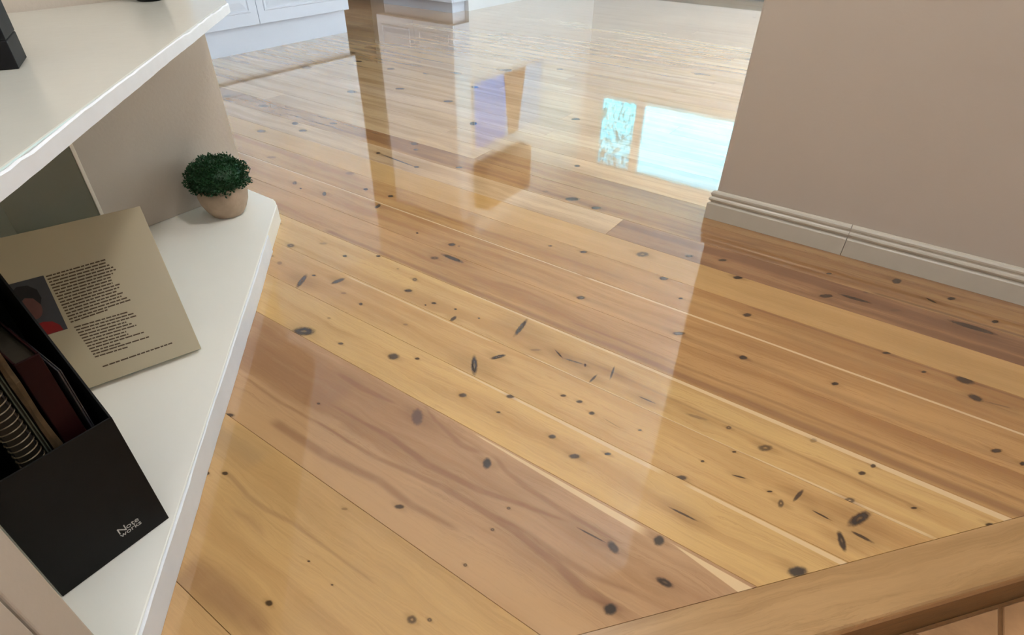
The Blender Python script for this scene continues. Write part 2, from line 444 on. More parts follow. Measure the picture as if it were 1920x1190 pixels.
# --- a streak that runs along a board: pale sapwood or dark heartwood
STREAK, si, so = group('board_streak', [('Color', 'NodeSocketColor', None), ('Vector', 'NodeSocketVector', None),
                                        ('Y0', 'NodeSocketFloat', 0), ('W0', 'NodeSocketFloat', 0), ('X0', 'NodeSocketFloat', 0),
                                        ('Y1', 'NodeSocketFloat', 0), ('W1', 'NodeSocketFloat', 0), ('X1', 'NodeSocketFloat', 1),
                                        ('Soft', 'NodeSocketFloat', 0.001), ('Wobble', 'NodeSocketFloat', 0.002),
                                        ('Amount', 'NodeSocketFloat', 1.0),
                                        ('Tint', 'NodeSocketColor', (1, 1, 1, 1))], [('Color', 'NodeSocketColor')])
sp = N(STREAK, 'ShaderNodeSeparateXYZ')
STREAK.links.new(si.outputs['Vector'], sp.inputs[0])
X, Y = sp.outputs[0], sp.outputs[1]
tt = N(STREAK, 'ShaderNodeMapRange')
STREAK.links.new(X, tt.inputs[0]); STREAK.links.new(si.outputs['X0'], tt.inputs[1]); STREAK.links.new(si.outputs['X1'], tt.inputs[2])
t_ = tt.outputs[0]
lerp = lambda a, b: math_node(STREAK, 'ADD', a, math_node(STREAK, 'MULTIPLY', math_node(STREAK, 'SUBTRACT', b, a), t_))
yc = lerp(si.outputs['Y0'], si.outputs['Y1'])
hw = lerp(si.outputs['W0'], si.outputs['W1'])
nw = noise(STREAK, comb(STREAK, math_node(STREAK, 'MULTIPLY', X, 5.0), math_node(STREAK, 'MULTIPLY', Y, 3.0), 2.0), 1.0, 3)
dy = math_node(STREAK, 'ADD', math_node(STREAK, 'SUBTRACT', Y, yc), math_node(STREAK, 'MULTIPLY', math_node(STREAK, 'SUBTRACT', nw, 0.5), si.outputs['Wobble']))
dd = math_node(STREAK, 'SUBTRACT', math_node(STREAK, 'ABSOLUTE', dy), hw)
mk = smooth_map(STREAK, dd, math_node(STREAK, 'MULTIPLY', si.outputs['Soft'], -1.0), si.outputs['Soft'], 1.0, 0.0)
ex = math_node(STREAK, 'MULTIPLY', smooth_map(STREAK, math_node(STREAK, 'SUBTRACT', X, si.outputs['X0']), -0.02, 0.02, 0.0, 1.0),
               smooth_map(STREAK, math_node(STREAK, 'SUBTRACT', X, si.outputs['X1']), -0.02, 0.02, 1.0, 0.0))
mk = math_node(STREAK, 'MULTIPLY', math_node(STREAK, 'MULTIPLY', mk, ex), si.outputs['Amount'], clamp=True)
STREAK.links.new(mixc(STREAK, mk, si.outputs['Color'], si.outputs['Tint']), so.inputs[0])

# --- a knot
KNOT, ki, ko = group('board_knot', [('Color', 'NodeSocketColor', None), ('Vector', 'NodeSocketVector', None),
                                    ('Center', 'NodeSocketVector', None), ('Angle', 'NodeSocketFloat', 0),
                                    ('Radii', 'NodeSocketVector', None), ('Core', 'NodeSocketColor', None),
                                    ('Halo', 'NodeSocketFloat', 0.5), ('Amount', 'NodeSocketFloat', 1.0),
                                    ('Ring', 'NodeSocketFloat', 0.0)], [('Color', 'NodeSocketColor')])
sub = N(KNOT, 'ShaderNodeVectorMath', operation='SUBTRACT')
KNOT.links.new(ki.outputs['Vector'], sub.inputs[0]); KNOT.links.new(ki.outputs['Center'], sub.inputs[1])
rot = N(KNOT, 'ShaderNodeVectorRotate', rotation_type='Z_AXIS')
KNOT.links.new(sub.outputs[0], rot.inputs['Vector'])
KNOT.links.new(math_node(KNOT, 'MULTIPLY', ki.outputs['Angle'], -1.0), rot.inputs['Angle'])
div = N(KNOT, 'ShaderNodeVectorMath', operation='DIVIDE')
KNOT.links.new(rot.outputs[0], div.inputs[0]); KNOT.links.new(ki.outputs['Radii'], div.inputs[1])
flat = N(KNOT, 'ShaderNodeVectorMath', operation='MULTIPLY')
flat.inputs[1].default_value = (1, 1, 0)
KNOT.links.new(div.outputs[0], flat.inputs[0])
ln_ = N(KNOT, 'ShaderNodeVectorMath', operation='LENGTH')
KNOT.links.new(flat.outputs[0], ln_.inputs[0])
kn = noise(KNOT, sub.outputs[0], 110.0, 2)
d_ = math_node(KNOT, 'ADD', ln_.outputs['Value'], math_node(KNOT, 'MULTIPLY', math_node(KNOT, 'SUBTRACT', kn, 0.5), 0.5))
core = smooth_map(KNOT, d_, 0.55, 1.15, 1.0, 0.0)
core = math_node(KNOT, 'MULTIPLY', core, math_node(KNOT, 'SUBTRACT', 1.0, math_node(KNOT, 'MULTIPLY', ki.outputs['Ring'], smooth_map(KNOT, d_, 0.06, 0.36, 1.0, 0.0))))  # paler middle: knot ring, and a painted glint on the big dark knots
# halo stretches along the board
hs = N(KNOT, 'ShaderNodeVectorMath', operation='MULTIPLY')
KNOT.links.new(sub.outputs[0], hs.inputs[0])
rs = N(KNOT, 'ShaderNodeSeparateXYZ')
KNOT.links.new(ki.outputs['Radii'], rs.inputs[0])
inv = math_node(KNOT, 'DIVIDE', 1.0, rs.outputs[0])
KNOT.links.new(comb(KNOT, math_node(KNOT, 'MULTIPLY', inv, 0.42), math_node(KNOT, 'MULTIPLY', inv, 1.1), 0.0), hs.inputs[1])
hl = N(KNOT, 'ShaderNodeVectorMath', operation='LENGTH')
KNOT.links.new(hs.outputs[0], hl.inputs[0])
halo = math_node(KNOT, 'MULTIPLY', smooth_map(KNOT, hl.outputs['Value'], 0.25, 1.15, 1.0, 0.0), ki.outputs['Halo'])
c1 = mixc(KNOT, halo, ki.outputs['Color'], mixc(KNOT, 1.0, ki.outputs['Color'], (0.42, 0.34, 0.30, 1), 'MULTIPLY'))
c2 = mixc(KNOT, math_node(KNOT, 'MULTIPLY', core, ki.outputs['Amount'], clamp=True), c1, ki.outputs['Core'])
KNOT.links.new(c2, ko.inputs[0])

KSTYLE = {0: ((0.040, 0.020, 0.010, 1), 0.30, 0.92, 0.0), 1: ((0.13, 0.075, 0.040, 1), 0.18, 0.5, 0.0),
          2: ((0.055, 0.032, 0.016, 1), 0.35, 0.80, 0.7), 3: ((0.028, 0.016, 0.012, 1), 0.28, 0.95, 0.22),
          4: ((0.105, 0.055, 0.042, 1), 0.30, 0.85, 0.0), 5: ((0.035, 0.027, 0.022, 1), 0.32, 0.95, 0.0)}


def board_material(name, light, dark, seed, figure=1.0, streaks=(), knots=(), rough=0.05, coat=0.75):
    light = (light[0], light[1] * .97, light[2] * .82, 1)
    dark = (dark[0], dark[1] * .97, dark[2] * .82, 1)
    m = bpy.data.materials.new(name)
    m.use_nodes = True
    t = m.node_tree
    b = t.nodes['Principled BSDF']
    tc = N(t, 'ShaderNodeTexCoord')
    vec = tc.outputs['Object']
    g = N(t, 'ShaderNodeGroup'); g.node_tree = GRAIN
    t.links.new(vec, g.inputs['Vector'])
    g.inputs['Seed'].default_value = seed
    g.inputs['Light'].default_value = light
    g.inputs['Dark'].default_value = dark
    g.inputs['Figure'].default_value = figure
    c = g.outputs[0]
    for x0, y0, w0, x1, y1, w1, soft, wob, amt, tint in streaks:
        s = N(t, 'ShaderNodeGroup'); s.node_tree = STREAK
        t.links.new(c, s.inputs['Color']); t.links.new(vec, s.inputs['Vector'])
        for k, v in (('X0', x0), ('Y0', y0), ('W0', w0), ('X1', x1), ('Y1', y1), ('W1', w1), ('Soft', soft), ('Wobble', wob), ('Amount', amt), ('Tint', tint)):
            s.inputs[k].default_value = v
        c = s.outputs[0]
    for x, y, ra, rb, ang, ty in knots:
        col, halo_, amt, ring = KSTYLE[int(ty)]
        s = N(t, 'ShaderNodeGroup'); s.node_tree = KNOT
        t.links.new(c, s.inputs['Color']); t.links.new(vec, s.inputs['Vector'])
        s.inputs['Center'].default_value = (x, y, 0)
        s.inputs['Angle'].default_value = ang
        s.inputs['Radii'].default_value = (ra, rb, 1)
        s.inputs['Core'].default_value = col
        s.inputs['Halo'].default_value = halo_
        s.inputs['Amount'].default_value = amt
        s.inputs['Ring'].default_value = ring
        c = s.outputs[0]
    t.links.new(c, b.inputs['Base Color'])
    b.inputs['Roughness'].default_value = rough
    b.inputs['IOR'].default_value = 1.5
    b.inputs['Coat Weight'].default_value = coat
    b.inputs['Coat Roughness'].default_value = 0.018
    b.inputs['Coat IOR'].default_value = 1.5
    nb = noise(t, vec, 5.0, 3.0)
    nb2 = noise(t, vec, 70.0, 2.0)
    bp = N(t, 'ShaderNodeBump')
    bp.inputs['Strength'].default_value = 1.0
    bp.inputs['Distance'].default_value = 0.0006
    t.links.new(math_node(t, 'ADD', nb, math_node(t, 'MULTIPLY', nb2, 0.09)), bp.inputs['Height'])
    t.links.new(bp.outputs[0], b.inputs['Normal'])
    return m


M_WALL = simple('wall_paint', lin(192, 180, 166), 0.42, 0.4, bump=0.0006, bscale=90)
M_WALLF = simple('far_wall_paint', lin(222, 223, 226), 0.5, 0.4, bump=0.0005, bscale=90)
M_CEIL = simple('ceiling_paint', lin(232, 234, 238), 0.8, 0.2, bump=0.0004, bscale=120)
M_TRIM = simple('trim_paint', lin(196, 188, 172), 0.35, 0.5, noise=0.03, nscale=20, bump=0.0004, bscale=70)
M_SHELF = simple('shelf_paint', lin(244, 242, 234), 0.28, 0.5, noise=0.015, nscale=6, bump=0.00025, bscale=35)
M_TOP = simple('worktop_paint', lin(206, 204, 193), 0.22, 0.5, noise=0.02, nscale=6, bump=0.00025, bscale=30)
M_BAND = simple('edge_paint', lin(240, 243, 248), 0.4, 0.5, noise=0.02, nscale=30, bump=0.0006, bscale=55)
M_CAB = simple('cabinet_lacquer', lin(204, 209, 222), 0.3, 0.5, noise=0.01, bump=0.0001, bscale=20)
M_BLACKCARD = simple('black_card', (0.0085, 0.0082, 0.0075, 1), 0.62, 0.18, noise=0.12, nscale=40, bump=0.0002, bscale=300)
M_BLACK = simple('black_plastic', (0.006, 0.006, 0.007, 1), 0.5, 0.25, noise=0.1, nscale=30, bump=0.0001, bscale=200)
M_SILVER = simple('silver_print', (0.55, 0.53, 0.50, 1), 0.35, 0.5, noise=0.2, nscale=150, metal=0.5)
M_COVER = simple('cream_cover', lin(182, 170, 142), 0.38, 0.5, noise=0.02, nscale=10)
M_PAGES = simple('page_edges', lin(226, 214, 190), 0.8, 0.2, noise=0.12, nscale=60, stretch=(1, 1, 8))
M_INK = simple('brown_ink', lin(82, 66, 50), 0.6, 0.3, noise=0.15, nscale=200)
M_PHOTO = simple('photo_grey', lin(62, 62, 66), 0.35, 0.5, noise=0.12, nscale=25)
M_HAIR = simple('photo_dark', lin(24, 21, 22), 0.4, 0.4, noise=0.1)
M_SKIN = simple('photo_skin', lin(100, 64, 58), 0.4, 0.4, noise=0.15, nscale=60)
M_RED = simple('red_print', lin(132, 20, 20), 0.4, 0.4, noise=0.1, nscale=40)
M_GREYBOX = simple('grey_green_card', lin(116, 118, 104), 0.55, 0.4, noise=0.05, nscale=12, bump=0.0002, bscale=150)
M_POT = simple('stone_pot', lin(168, 146, 124), 0.7, 0.3, noise=0.13, nscale=28, bump=0.0012, bscale=60)
M_SOIL = simple('soil', lin(50, 40, 30), 0.9, 0.1, noise=0.3, nscale=60, bump=0.002, bscale=120)
M_LEAF = simple('leaf_green', lin(26, 66, 34), 0.5, 0.35, noise=0.35, nscale=45)
M_RISER = simple('dark_riser', lin(120, 84, 46), 0.5, 0.4, noise=0.25, nscale=10, bump=0.0006, bscale=60, stretch=(1, 1, 6))
M_TILE = simple('terracotta', lin(196, 150, 104), 0.45, 0.4, noise=0.14, nscale=18, bump=0.0012, bscale=70)
M_GROUT = simple('grout', lin(140, 100, 62), 0.9, 0.2, noise=0.15, nscale=60, bump=0.001, bscale=150)
M_DARKWOOD = simple('dark_timber', lin(96, 70, 54), 0.5, 0.4, noise=0.25, nscale=9, stretch=(6, 6, 1))
M_ALU = simple('window_frame_paint', lin(206, 208, 214), 0.35, 0.5, noise=0.02)
M_MAROON = simple('maroon_cover', lin(34, 5, 7), 0.55, 0.15, noise=0.2, nscale=30)  # file contents: colours darkened to stand for the shade inside the file
M_TAN = simple('tan_paper', lin(78, 62, 42), 0.8, 0.2, noise=0.3, nscale=70, bump=0.002, bscale=70)
M_PALE = simple('pale_green_card', lin(70, 74, 62), 0.6, 0.3, noise=0.1, nscale=40)
M_SHADEPAGES = simple('shaded_page_edges', lin(48, 42, 33), 0.8, 0.2, noise=0.15, nscale=60)  # page edges in the file, shade put into their colour
M_WIRE = simple('bronze_wire', lin(104, 90, 70), 0.35, 0.5, noise=0.1, metal=0.6)
M_SLATE = simple('slate_cover', lin(50, 48, 53), 0.4, 0.5, noise=0.1)


def glass(name, tint, spots=0.0, rough=0.0):
    m = bpy.data.materials.new(name)
    m.use_nodes = True
    t = m.node_tree
    t.nodes.clear()
    o = N(t, 'ShaderNodeOutputMaterial')
    tr = N(t, 'ShaderNodeBsdfTransparent')
    tr.inputs[0].default_value = tint
    gl = N(t, 'ShaderNodeBsdfGlossy')
    gl.inputs['Roughness'].default_value = 0.02
    mx = N(t, 'ShaderNodeMixShader')
    mx.inputs[0].default_value = 0.05
    t.links.new(tr.outputs[0], mx.inputs[1]); t.links.new(gl.outputs[0], mx.inputs[2])
    last = mx.outputs[0]
    if spots:
        tc = N(t, 'ShaderNodeTexCoord')
        nz = noise(t, tc.outputs['Object'], 26.0, 3.0, 0.6)
        df = N(t, 'ShaderNodeBsdfDiffuse')
        df.inputs[0].default_value = (0.06, 0.09, 0.10, 1)
        m2 = N(t, 'ShaderNodeMixShader')
        t.links.new(smooth_map(t, nz, 0.53, 0.58, 0.0, spots), m2.inputs[0])
        t.links.new(last, m2.inputs[1]); t.links.new(df.outputs[0], m2.inputs[2])
        last = m2.outputs[0]
    t.links.new(last, o.inputs[0])
    return m


M_GLASS = glass('clear_glass', (0.97, 1.0, 1.0, 1))
M_GLASST = glass('blue_tinted_glass', (0.52, 0.95, 1.0, 1))
M_GLASS2 = glass('speckled_glass', (0.30, 0.80, 0.86, 1), 0.9)

# ------------------------------------------------------------------ floor of timber boards
NX, NY = 0.755, -0.6557          # outward normal of the step edge (plan)
TX, TY = 0.6557, 0.755           # direction of the step edge
D_IN, D_OUT = -0.4120, -0.3125   # inner and outer edge of the nosing along that normal
PITCH, V0 = 0.1475, 0.1175
X_L, X_R = -6.15, 3.5

slab = bmesh.new()


def add_prism(bm, poly, z0, z1):
    lo = [bm.verts.new((x, y, z0)) for x, y in poly]
    hi = [bm.verts.new((x, y, z1)) for x, y in poly]
    bm.faces.new(list(reversed(lo)))
    bm.faces.new(hi)
    for i in range(len(poly)):
        j = (i + 1) % len(poly)
        bm.faces.new((lo[i], lo[j], hi[j], hi[i]))


add_prism(slab, [(X_L, 2.1), (X_R, 2.1), (X_R, 8.0), (X_L, 8.0)], -0.05, -0.0125)
add_prism(slab, clip_poly([(X_L, -0.7), (X_R, -0.7), (X_R, 2.1), (X_L, 2.1)], NX, NY, D_IN), -0.05, -0.0125)
floor = struct(link('floor', slab, M_GROUT))

HONEY, HONEY_D = lin(202, 164, 112), lin(176, 134, 88)
TONES = {  # row: (light, dark, figure)
    -1: (lin(196, 158, 116), lin(180, 140, 100), 0.6),
    0: (lin(196, 158, 112), lin(176, 137, 95), 0.6),
    2: (lin(184, 146, 114), lin(156, 116, 88), 0.8),
    4: (lin(204, 166, 114), lin(178, 136, 90), 0.7),
    5: (lin(202, 163, 112), lin(178, 134, 88), 0.75),
    6: (lin(204, 167, 115), lin(176, 134, 88), 0.85),
    7: (lin(186, 143, 97), lin(158, 114, 74), 0.9),
    8: (lin(190, 147, 100), lin(162, 118, 78), 0.9),
    9: (lin(188, 146, 99), lin(164, 120, 80), 0.9),
    10: (lin(196, 156, 108), lin(182, 142, 96), 0.5),
    11: (lin(162, 122, 92), lin(132, 95, 72), 1.0),
    12: (lin(172, 132, 94), lin(142, 104, 76), 1.0),
    13: (lin(170, 132, 96), lin(140, 102, 74), 0.9),
}
SAP = lin(216, 184, 140)
DRK = lin(126, 88, 58)
STREAKS = {  # x0, y0, half width0, x1, y1, half width1, softness, wobble, amount, tint
    8: [(-2.6, 1.4415, 0.0028, -0.705, 1.4425, 0.0035, .0007, .004, .95, SAP), (-0.675, 1.4405, 0.004, 0.9, 1.4395, 0.0035, .0007, .004, .95, SAP),
        (-1.2, 1.335, .012, .6, 1.325, .010, .012, .02, .35, DRK)],
    7: [(-1.6, 1.163, .008, 0.7, 1.172, .013, .008, .01, .62, DRK), (-0.6, 1.205, .004, 0.7, 1.213, .006, .005, .015, .45, DRK)],
    6: [(-0.95, 1.148, .003, 0.46, 1.1405, .008, .0008, .004, .95, SAP), (-0.62, 1.005, .0016, -0.03, 1.0025, .002, .0008, .002, .85, SAP),
        (-0.03, 1.0045, .002, 0.32, 1.006, .005, .001, .006, .8, SAP), (-0.5, 1.075, .003, .3, 1.07, .003, .004, .01, .4, DRK)],
    5: [(-1.30, 0.994, .0025, -0.74, .995, .002, .0008, .006, .9, SAP)],
    4: [(-0.75, .8495, .002, -0.18, .8475, .006, .0008, .005, .97, SAP), (-0.115, .8475, .004, 0.22, .846, .006, .0008, .004, .97, SAP)],
    2: [(-1.15, .43, .035, -.05, .445, .036, .03, .05, .75, lin(190, 150, 106)), (-1.3, .60, .06, -.9, .60, .05, .05, .05, .35, lin(138, 100, 78))],
    0: [(-1.2, .36, .03, -.9, .37, .02, .04, .05, .4, lin(150, 126, 96))],
    11: [(-.6, 1.76, .010, .7, 1.765, .012, .010, .01, .5, DRK)],
    12: [(0.1, 1.895, .006, .7, 1.90, .006, .006, .012, .6, lin(96, 66, 44))],
    9: [(-1.4, 1.50, .008, .6, 1.51, .008, .01, .02, .3, DRK), (-.2, 1.585, .004, .6, 1.583, .005, .004, .004, .5, DRK)],
}
SAP3 = [(-0.56, .7015, .0015, -0.15, .693, .0085, .0008, .005, 1.0, SAP), (-0.085, .700, .001, .10, .684, .016, .0008, .005, 1.0, SAP)]
for pts, soft, amt in FIGURE:
    row = 2 if pts[0][1] > .41 else 0
    for (xa, ya, wa), (xb, yb, wb) in zip(pts, pts[1:]):
        STREAKS[row].append((xa, ya, wa, xb, yb, wb, soft, .008, amt, lin(132, 92, 68)))
STREAKS[2] += SAP3
WIDE = {0: 1, 2: 3}               # two boards here are twice as wide
row_knots = {}
for kt in KNOTS:
    r = math.floor((kt[1] - V0) / PITCH)
    r = {1: 0, 3: 2}.get(r, r)
    row_knots.setdefault(r, []).append(kt)

shared = []
for i in range(8):
    lt = random.choice([lin(206, 176, 150), lin(212, 188, 164), lin(200, 168, 140), lin(208, 180, 152)])
    dk = random.choice([lin(176, 142, 116), lin(184, 150, 124), lin(164, 130, 106)])
    shared.append(board_material(f'board_{i}', lt, dk, 50 + 3.7 * i, random.uniform(0.6, 1.0)))
row_mat = {}
GAP = 0.0003


def make_plank(poly, mat):
    p0 = inset(poly, GAP)
    p1 = inset(poly, GAP + (0.0004 if poly[0][1] < 2.2 else 0.00025))
    bm = bmesh.new()
    a = [bm.verts.new((x, y, -0.0120)) for x, y in p0]
    b = [bm.verts.new((x, y, -0.0008)) for x, y in p0]
    c = [bm.verts.new((x, y, 0.0)) for x, y in p1]
    n = len(p0)
    bm.faces.new(list(reversed(a)))
    bm.faces.new(c)
    for u, w in ((a, b), (b, c)):
        for i in range(n):
            j = (i + 1) % n
            bm.faces.new((u[i], u[j], w[j], w[i]))
    return link('plank', bm, mat, floor)


for k in range(-5, 54):
    if k in (1, 3):
        continue
    y0 = V0 + PITCH * k
    y1 = min(y0 + PITCH * (2 if k in WIDE else 1), 7.99)
    cuts = [X_L]
    if k <= 13:
        cuts.append(-3.0 - random.uniform(0, 1.2))
        if k == 11:
            cuts.append(-0.765)
        if k == 13:
            cuts.append(-1.6)
    else:
        x = X_L + random.uniform(0.8, 3.2)
        while x < X_R - 0.8:
            cuts.append(x)
            x += random.uniform(2.4, 4.2)
    cuts.append(X_R)
    for s in range(len(cuts) - 1):
        poly = [(cuts[s], y0), (cuts[s + 1], y0), (cuts[s + 1], y1), (cuts[s], y1)]
        if y0 < 2.1:
            poly = clip_poly(poly, NX, NY, D_IN)
        if len(poly) < 3:
            continue
        xs = [p[0] for p in poly]
        if max(xs) - min(xs) < 0.02:
            continue
        near = k in TONES and s == len(cuts) - 2
        if near or (k in row_knots and cuts[s + 1] > -3.0):
            key = (k, s)
            lt, dk, fg = TONES.get(k, (lin(206, 176, 146), lin(172, 138, 110), 0.8))
            if k >= 10 and not near:
                lt, dk, fg = lin(202, 170, 138), lin(172, 138, 108), 0.8
            kn_ = [q for q in row_knots.get(k, []) if cuts[s] - .05 < q[0] < cuts[s + 1] + .05]
            mat = board_material(f'board_row_{k}_{s}', lt, dk, 3.1 * k + s + 1.3, fg, STREAKS.get(k, ()) if near else (), kn_)
        else:
            mat = random.choice(shared)
        make_plank(poly, mat)

# ------------------------------------------------------------------ step nosing, riser, lower tiled floor
def step_pt(u, d):
    return (TX * u + NX * d, TY * u + NY * d)


L_NOSE = board_material('nosing_timber', lin(178, 142, 103), lin(154, 118, 80), 91.0, 0.8, rough=0.35, coat=0.0)
U0, U1 = -0.45, 2.22
nb = bmesh.new()
prof = [(D_IN + 0.0006, 0.0), (D_OUT - 0.009, 0.0), (D_OUT - 0.004, -0.0015), (D_OUT - 0.001, -0.005), (D_OUT, -0.010), (D_OUT - 0.001, -0.030), (D_IN + 0.0006, -0.030)]


def sweep(bm, prof, u0, u1, trim=None):
    rings = []
    for u in (u0, u1):
        rings.append([bm.verts.new((*step_pt(u, d), z)) for d, z in prof])
    n = len(prof)
    for i in range(n):
        j = (i + 1) % n
        bm.faces.new((rings[0][i], rings[0][j], rings[1][j], rings[1][i]))
    bm.faces.new(rings[0])
    bm.faces.new(list(reversed(rings[1])))


# built along local X so that the grain runs along the step
nose = bmesh.new()
n = len(prof)
r0 = [nose.verts.new((U0 + 0.18, d, z)) for d, z in prof]
r1 = [nose.verts.new((1.86 + (d - D_IN) * 0.868, d, z)) for d, z in prof]
for i in range(n):
    j = (i + 1) % n
    nose.faces.new((r0[i], r0[j], r1[j], r1[i]))
nose.faces.new(r0); nose.faces.new(list(reversed(r1)))
# local (u, d) -> plan : x = TX u + NX d, y = TY u + NY d  (d axis is -perp of u)
no = link('trim_1', nose, L_NOSE)
no.matrix_world = Matrix(((TX, NX, 0, 0), (TY, NY, 0, 0), (0, 0, 1, 0), (0, 0, 0, 1)))
struct(no)
rs_ = bmesh.new()
r0 = [rs_.verts.new((U0 + 0.18, d, z)) for d, z in ((D_IN, -.0305), (D_OUT - .006, -.0305), (D_OUT - .006, -.155), (D_IN, -.155))]
r1 = [rs_.verts.new((1.86, d, z)) for d, z in ((D_IN, -.0305), (D_OUT - .006, -.0305), (D_OUT - .006, -.155), (D_IN, -.155))]
for i in range(4):
    j = (i + 1) % 4
    rs_.faces.new((r0[i], r0[j], r1[j], r1[i]))
rs_.faces.new(r0); rs_.faces.new(list(reversed(r1)))
ro = link('trim_2', rs_, M_RISER)
ro.matrix_world = no.matrix_world
struct(ro)

lf = bmesh.new()
add_prism(lf, clip_poly([(-0.9, -2.6), (X_R, -2.6), (X_R, 2.1), (-0.9, 2.1)], -NX, -NY, -(D_OUT - .0055)), -0.17, -0.134)
lower = struct(link('floor_lower', lf, M_GROUT))
TS = 0.30
for i in range(-5, 11):
    for j in range(-9, 9):
        x0, y0 = 0.489 + TS * i, -0.02 + TS * j
        if x0 < -0.9 or x0 + TS > X_R or y0 + TS > 2.1 or y0 < -2.6:
            continue
        if x0 > 1.9 or y0 < -1.2:
            continue
        poly = clip_poly([(x0 + .004, y0 + .004), (x0 + TS - .004, y0 + .004), (x0 + TS - .004, y0 + TS - .004), (x0 + .004, y0 + TS - .004)], -NX, -NY, -(D_OUT + 0.001))
        if len(poly) < 3:
            continue
        ar = abs(sum(poly[q][0] * poly[(q + 1) % len(poly)][1] - poly[(q + 1) % len(poly)][0] * poly[q][1] for q in range(len(poly)))) / 2
        if ar < 4e-4:
            continue
        link('tile', prism(poly, -0.1338, -0.130 + random.uniform(-.0004, .0004), 0.002, 1, True), M_TILE, lower)

# ------------------------------------------------------------------ walls, ceiling, windows
ZC = 2.6
# wall on the right, its free end rounded
bm = prism([(-0.500, 2.105), (X_R, 2.105), (X_R, 2.205), (-0.500, 2.205)], -0.0, ZC)
es = [e for e in bm.edges if abs(e.verts[0].co.x + .5) < 1e-4 and abs(e.verts[1].co.x + .5) < 1e-4 and abs(e.verts[0].co.z - e.verts[1].co.z) > 1]
bmesh.ops.bevel(bm, geom=es, offset=0.014, segments=4, affect='EDGES', profile=0.5)
struct(link('wall_right', bm, M_WALL))
struct(link('wall_left', bm_box(-2.145, -2.045, -2.6, 1.14, 0.0, ZC), M_WALL))
# far wall with window opening
WX0, WX1, WZ0, WZ1 = -3.90, -0.60, 1.39, 2.49
struct(link('wall_back', boxes([(X_L, WX0, 8.0, 8.15, 0, ZC), (WX1, X_R, 8.0, 8.15, 0, ZC), (WX0, WX1, 8.0, 8.15, 0, WZ0), (WX0, WX1, 8.0, 8.15, WZ1, ZC)]), M_WALLF))
struct(link('wall_east', boxes([(X_R, X_R + .15, 2.205, 2.7, 0, ZC), (X_R, X_R + .15, 7.7, 8.0, 0, ZC), (X_R, X_R + .15, 2.7, 7.7, 2.3, ZC), (X_R, X_R + .15, -2.6, 2.205, -.17, ZC)]), M_WALLF))
struct(link('wall_front', bm_box(-2.045, X_R, -2.75, -2.6, -.17, ZC), M_WALL))
struct(link('wall_west', bm_box(X_L - .15, X_L, -0.7, 8.0, 0, ZC), M_WALLF))
struct(link('wall_kitchen', boxes([(X_L, -5.9, -0.85, -0.7, 0, ZC), (-2.4, -2.145, -0.85, -0.7, 0, ZC), (-5.9, -2.4, -0.85, -0.7, 0, 1.0), (-5.9, -2.4, -0.85, -0.7, 2.1, ZC)]), M_WALLF))
struct(link('baseboard_back', bm_box(-4.12, -1.2, 7.982, 7.999, 0.0003, .10), simple('grey_skirting', lin(120, 120, 122), 0.5)))
struct(link('wall_inner', bm_box(-4.30, -4.120, 5.222, 8.0, 0, ZC), M_WALLF))
struct(link('ceiling', bm_box(X_L - .15, X_R + .15, -2.75, 8.15, ZC, ZC + .1), M_CEIL))

win = struct(link('window_1', boxes([(WX0, WX1, 8.03, 8.09, WZ0, WZ0 + .05), (WX0, WX1, 8.03, 8.09, WZ1 - .05, WZ1), (WX0, WX0 + .05, 8.03, 8.09, WZ0 + .05, WZ1 - .05), (WX1 - .05, WX1, 8.03, 8.09, WZ0 + .05, WZ1 - .05)]), M_ALU))
link('mullion', bm_box(-3.30, -3.17, 8.02, 8.09, WZ0 + .05, WZ1 - .05), M_ALU, win)
link('pane', bm_box(WX0 + .05, -3.30, 8.058, 8.062, WZ0 + .05, WZ1 - .05), M_GLASS2, win)
link('pane', bm_box(-3.17, WX1 - .05, 8.058, 8.062, WZ0 + .05, WZ1 - .05), M_GLASST, win)
link('window_sill', bm_box(WX0 - .03, WX1 + .03, 7.965, 8.03, WZ0 - .03, WZ0), M_ALU, win)

d2 = struct(link('door_2', boxes([(X_R + .03, X_R + .1, 2.7, 7.7, 0, .05), (X_R + .03, X_R + .1, 2.7, 7.7, 2.24, 2.3), (X_R + .03, X_R + .1, 2.7, 2.76, .05, 2.24), (X_R + .03, X_R + .1, 7.64, 7.7, .05, 2.24), (X_R + .03, X_R + .1, 5.15, 5.25, .05, 2.24)]), M_ALU))
link('pane', bm_box(X_R + .06, X_R + .066, 2.76, 5.15, .05, 2.24), M_GLASS, d2)
link('pane', bm_box(X_R + .06, X_R + .066, 5.25, 7.64, .05, 2.24), M_GLASS, d2)
w3 = struct(link('window_2', boxes([(-5.9, -2.4, -0.8, -0.75, 1.0, 1.05), (-5.9, -2.4, -0.8, -0.75, 2.05, 2.1), (-5.9, -5.85, -0.8, -0.75, 1.05, 2.05), (-2.45, -2.4, -0.8, -0.75, 1.05, 2.05)]), M_ALU))
link('pane', bm_box(-5.85, -2.45, -.782, -.776, 1.05, 2.05), M_GLASS, w3)
dr = struct(link('door_1', bm_box(X_L, X_L + .045, 4.75, 5.75, 0, 2.1, bevel=.004), M_DARKWOOD))
link('door_handle', bm_box(X_L + .045, X_L + .1, 4.83, 4.95, 1.0, 1.02, bevel=.004), M_WIRE, dr)

M_REFLECTOR = simple('pale_reflector', lin(226, 224, 222), 0.9, 0.1, noise=0.05, nscale=80, bump=0.003, bscale=300)
struct(link('floor_reflector', bm_box(-0.05, 3.49, 2.215, 7.98, 0.0005, 0.010), M_REFLECTOR))  # unseen sheet added behind the right wall to bounce sun at the ceiling
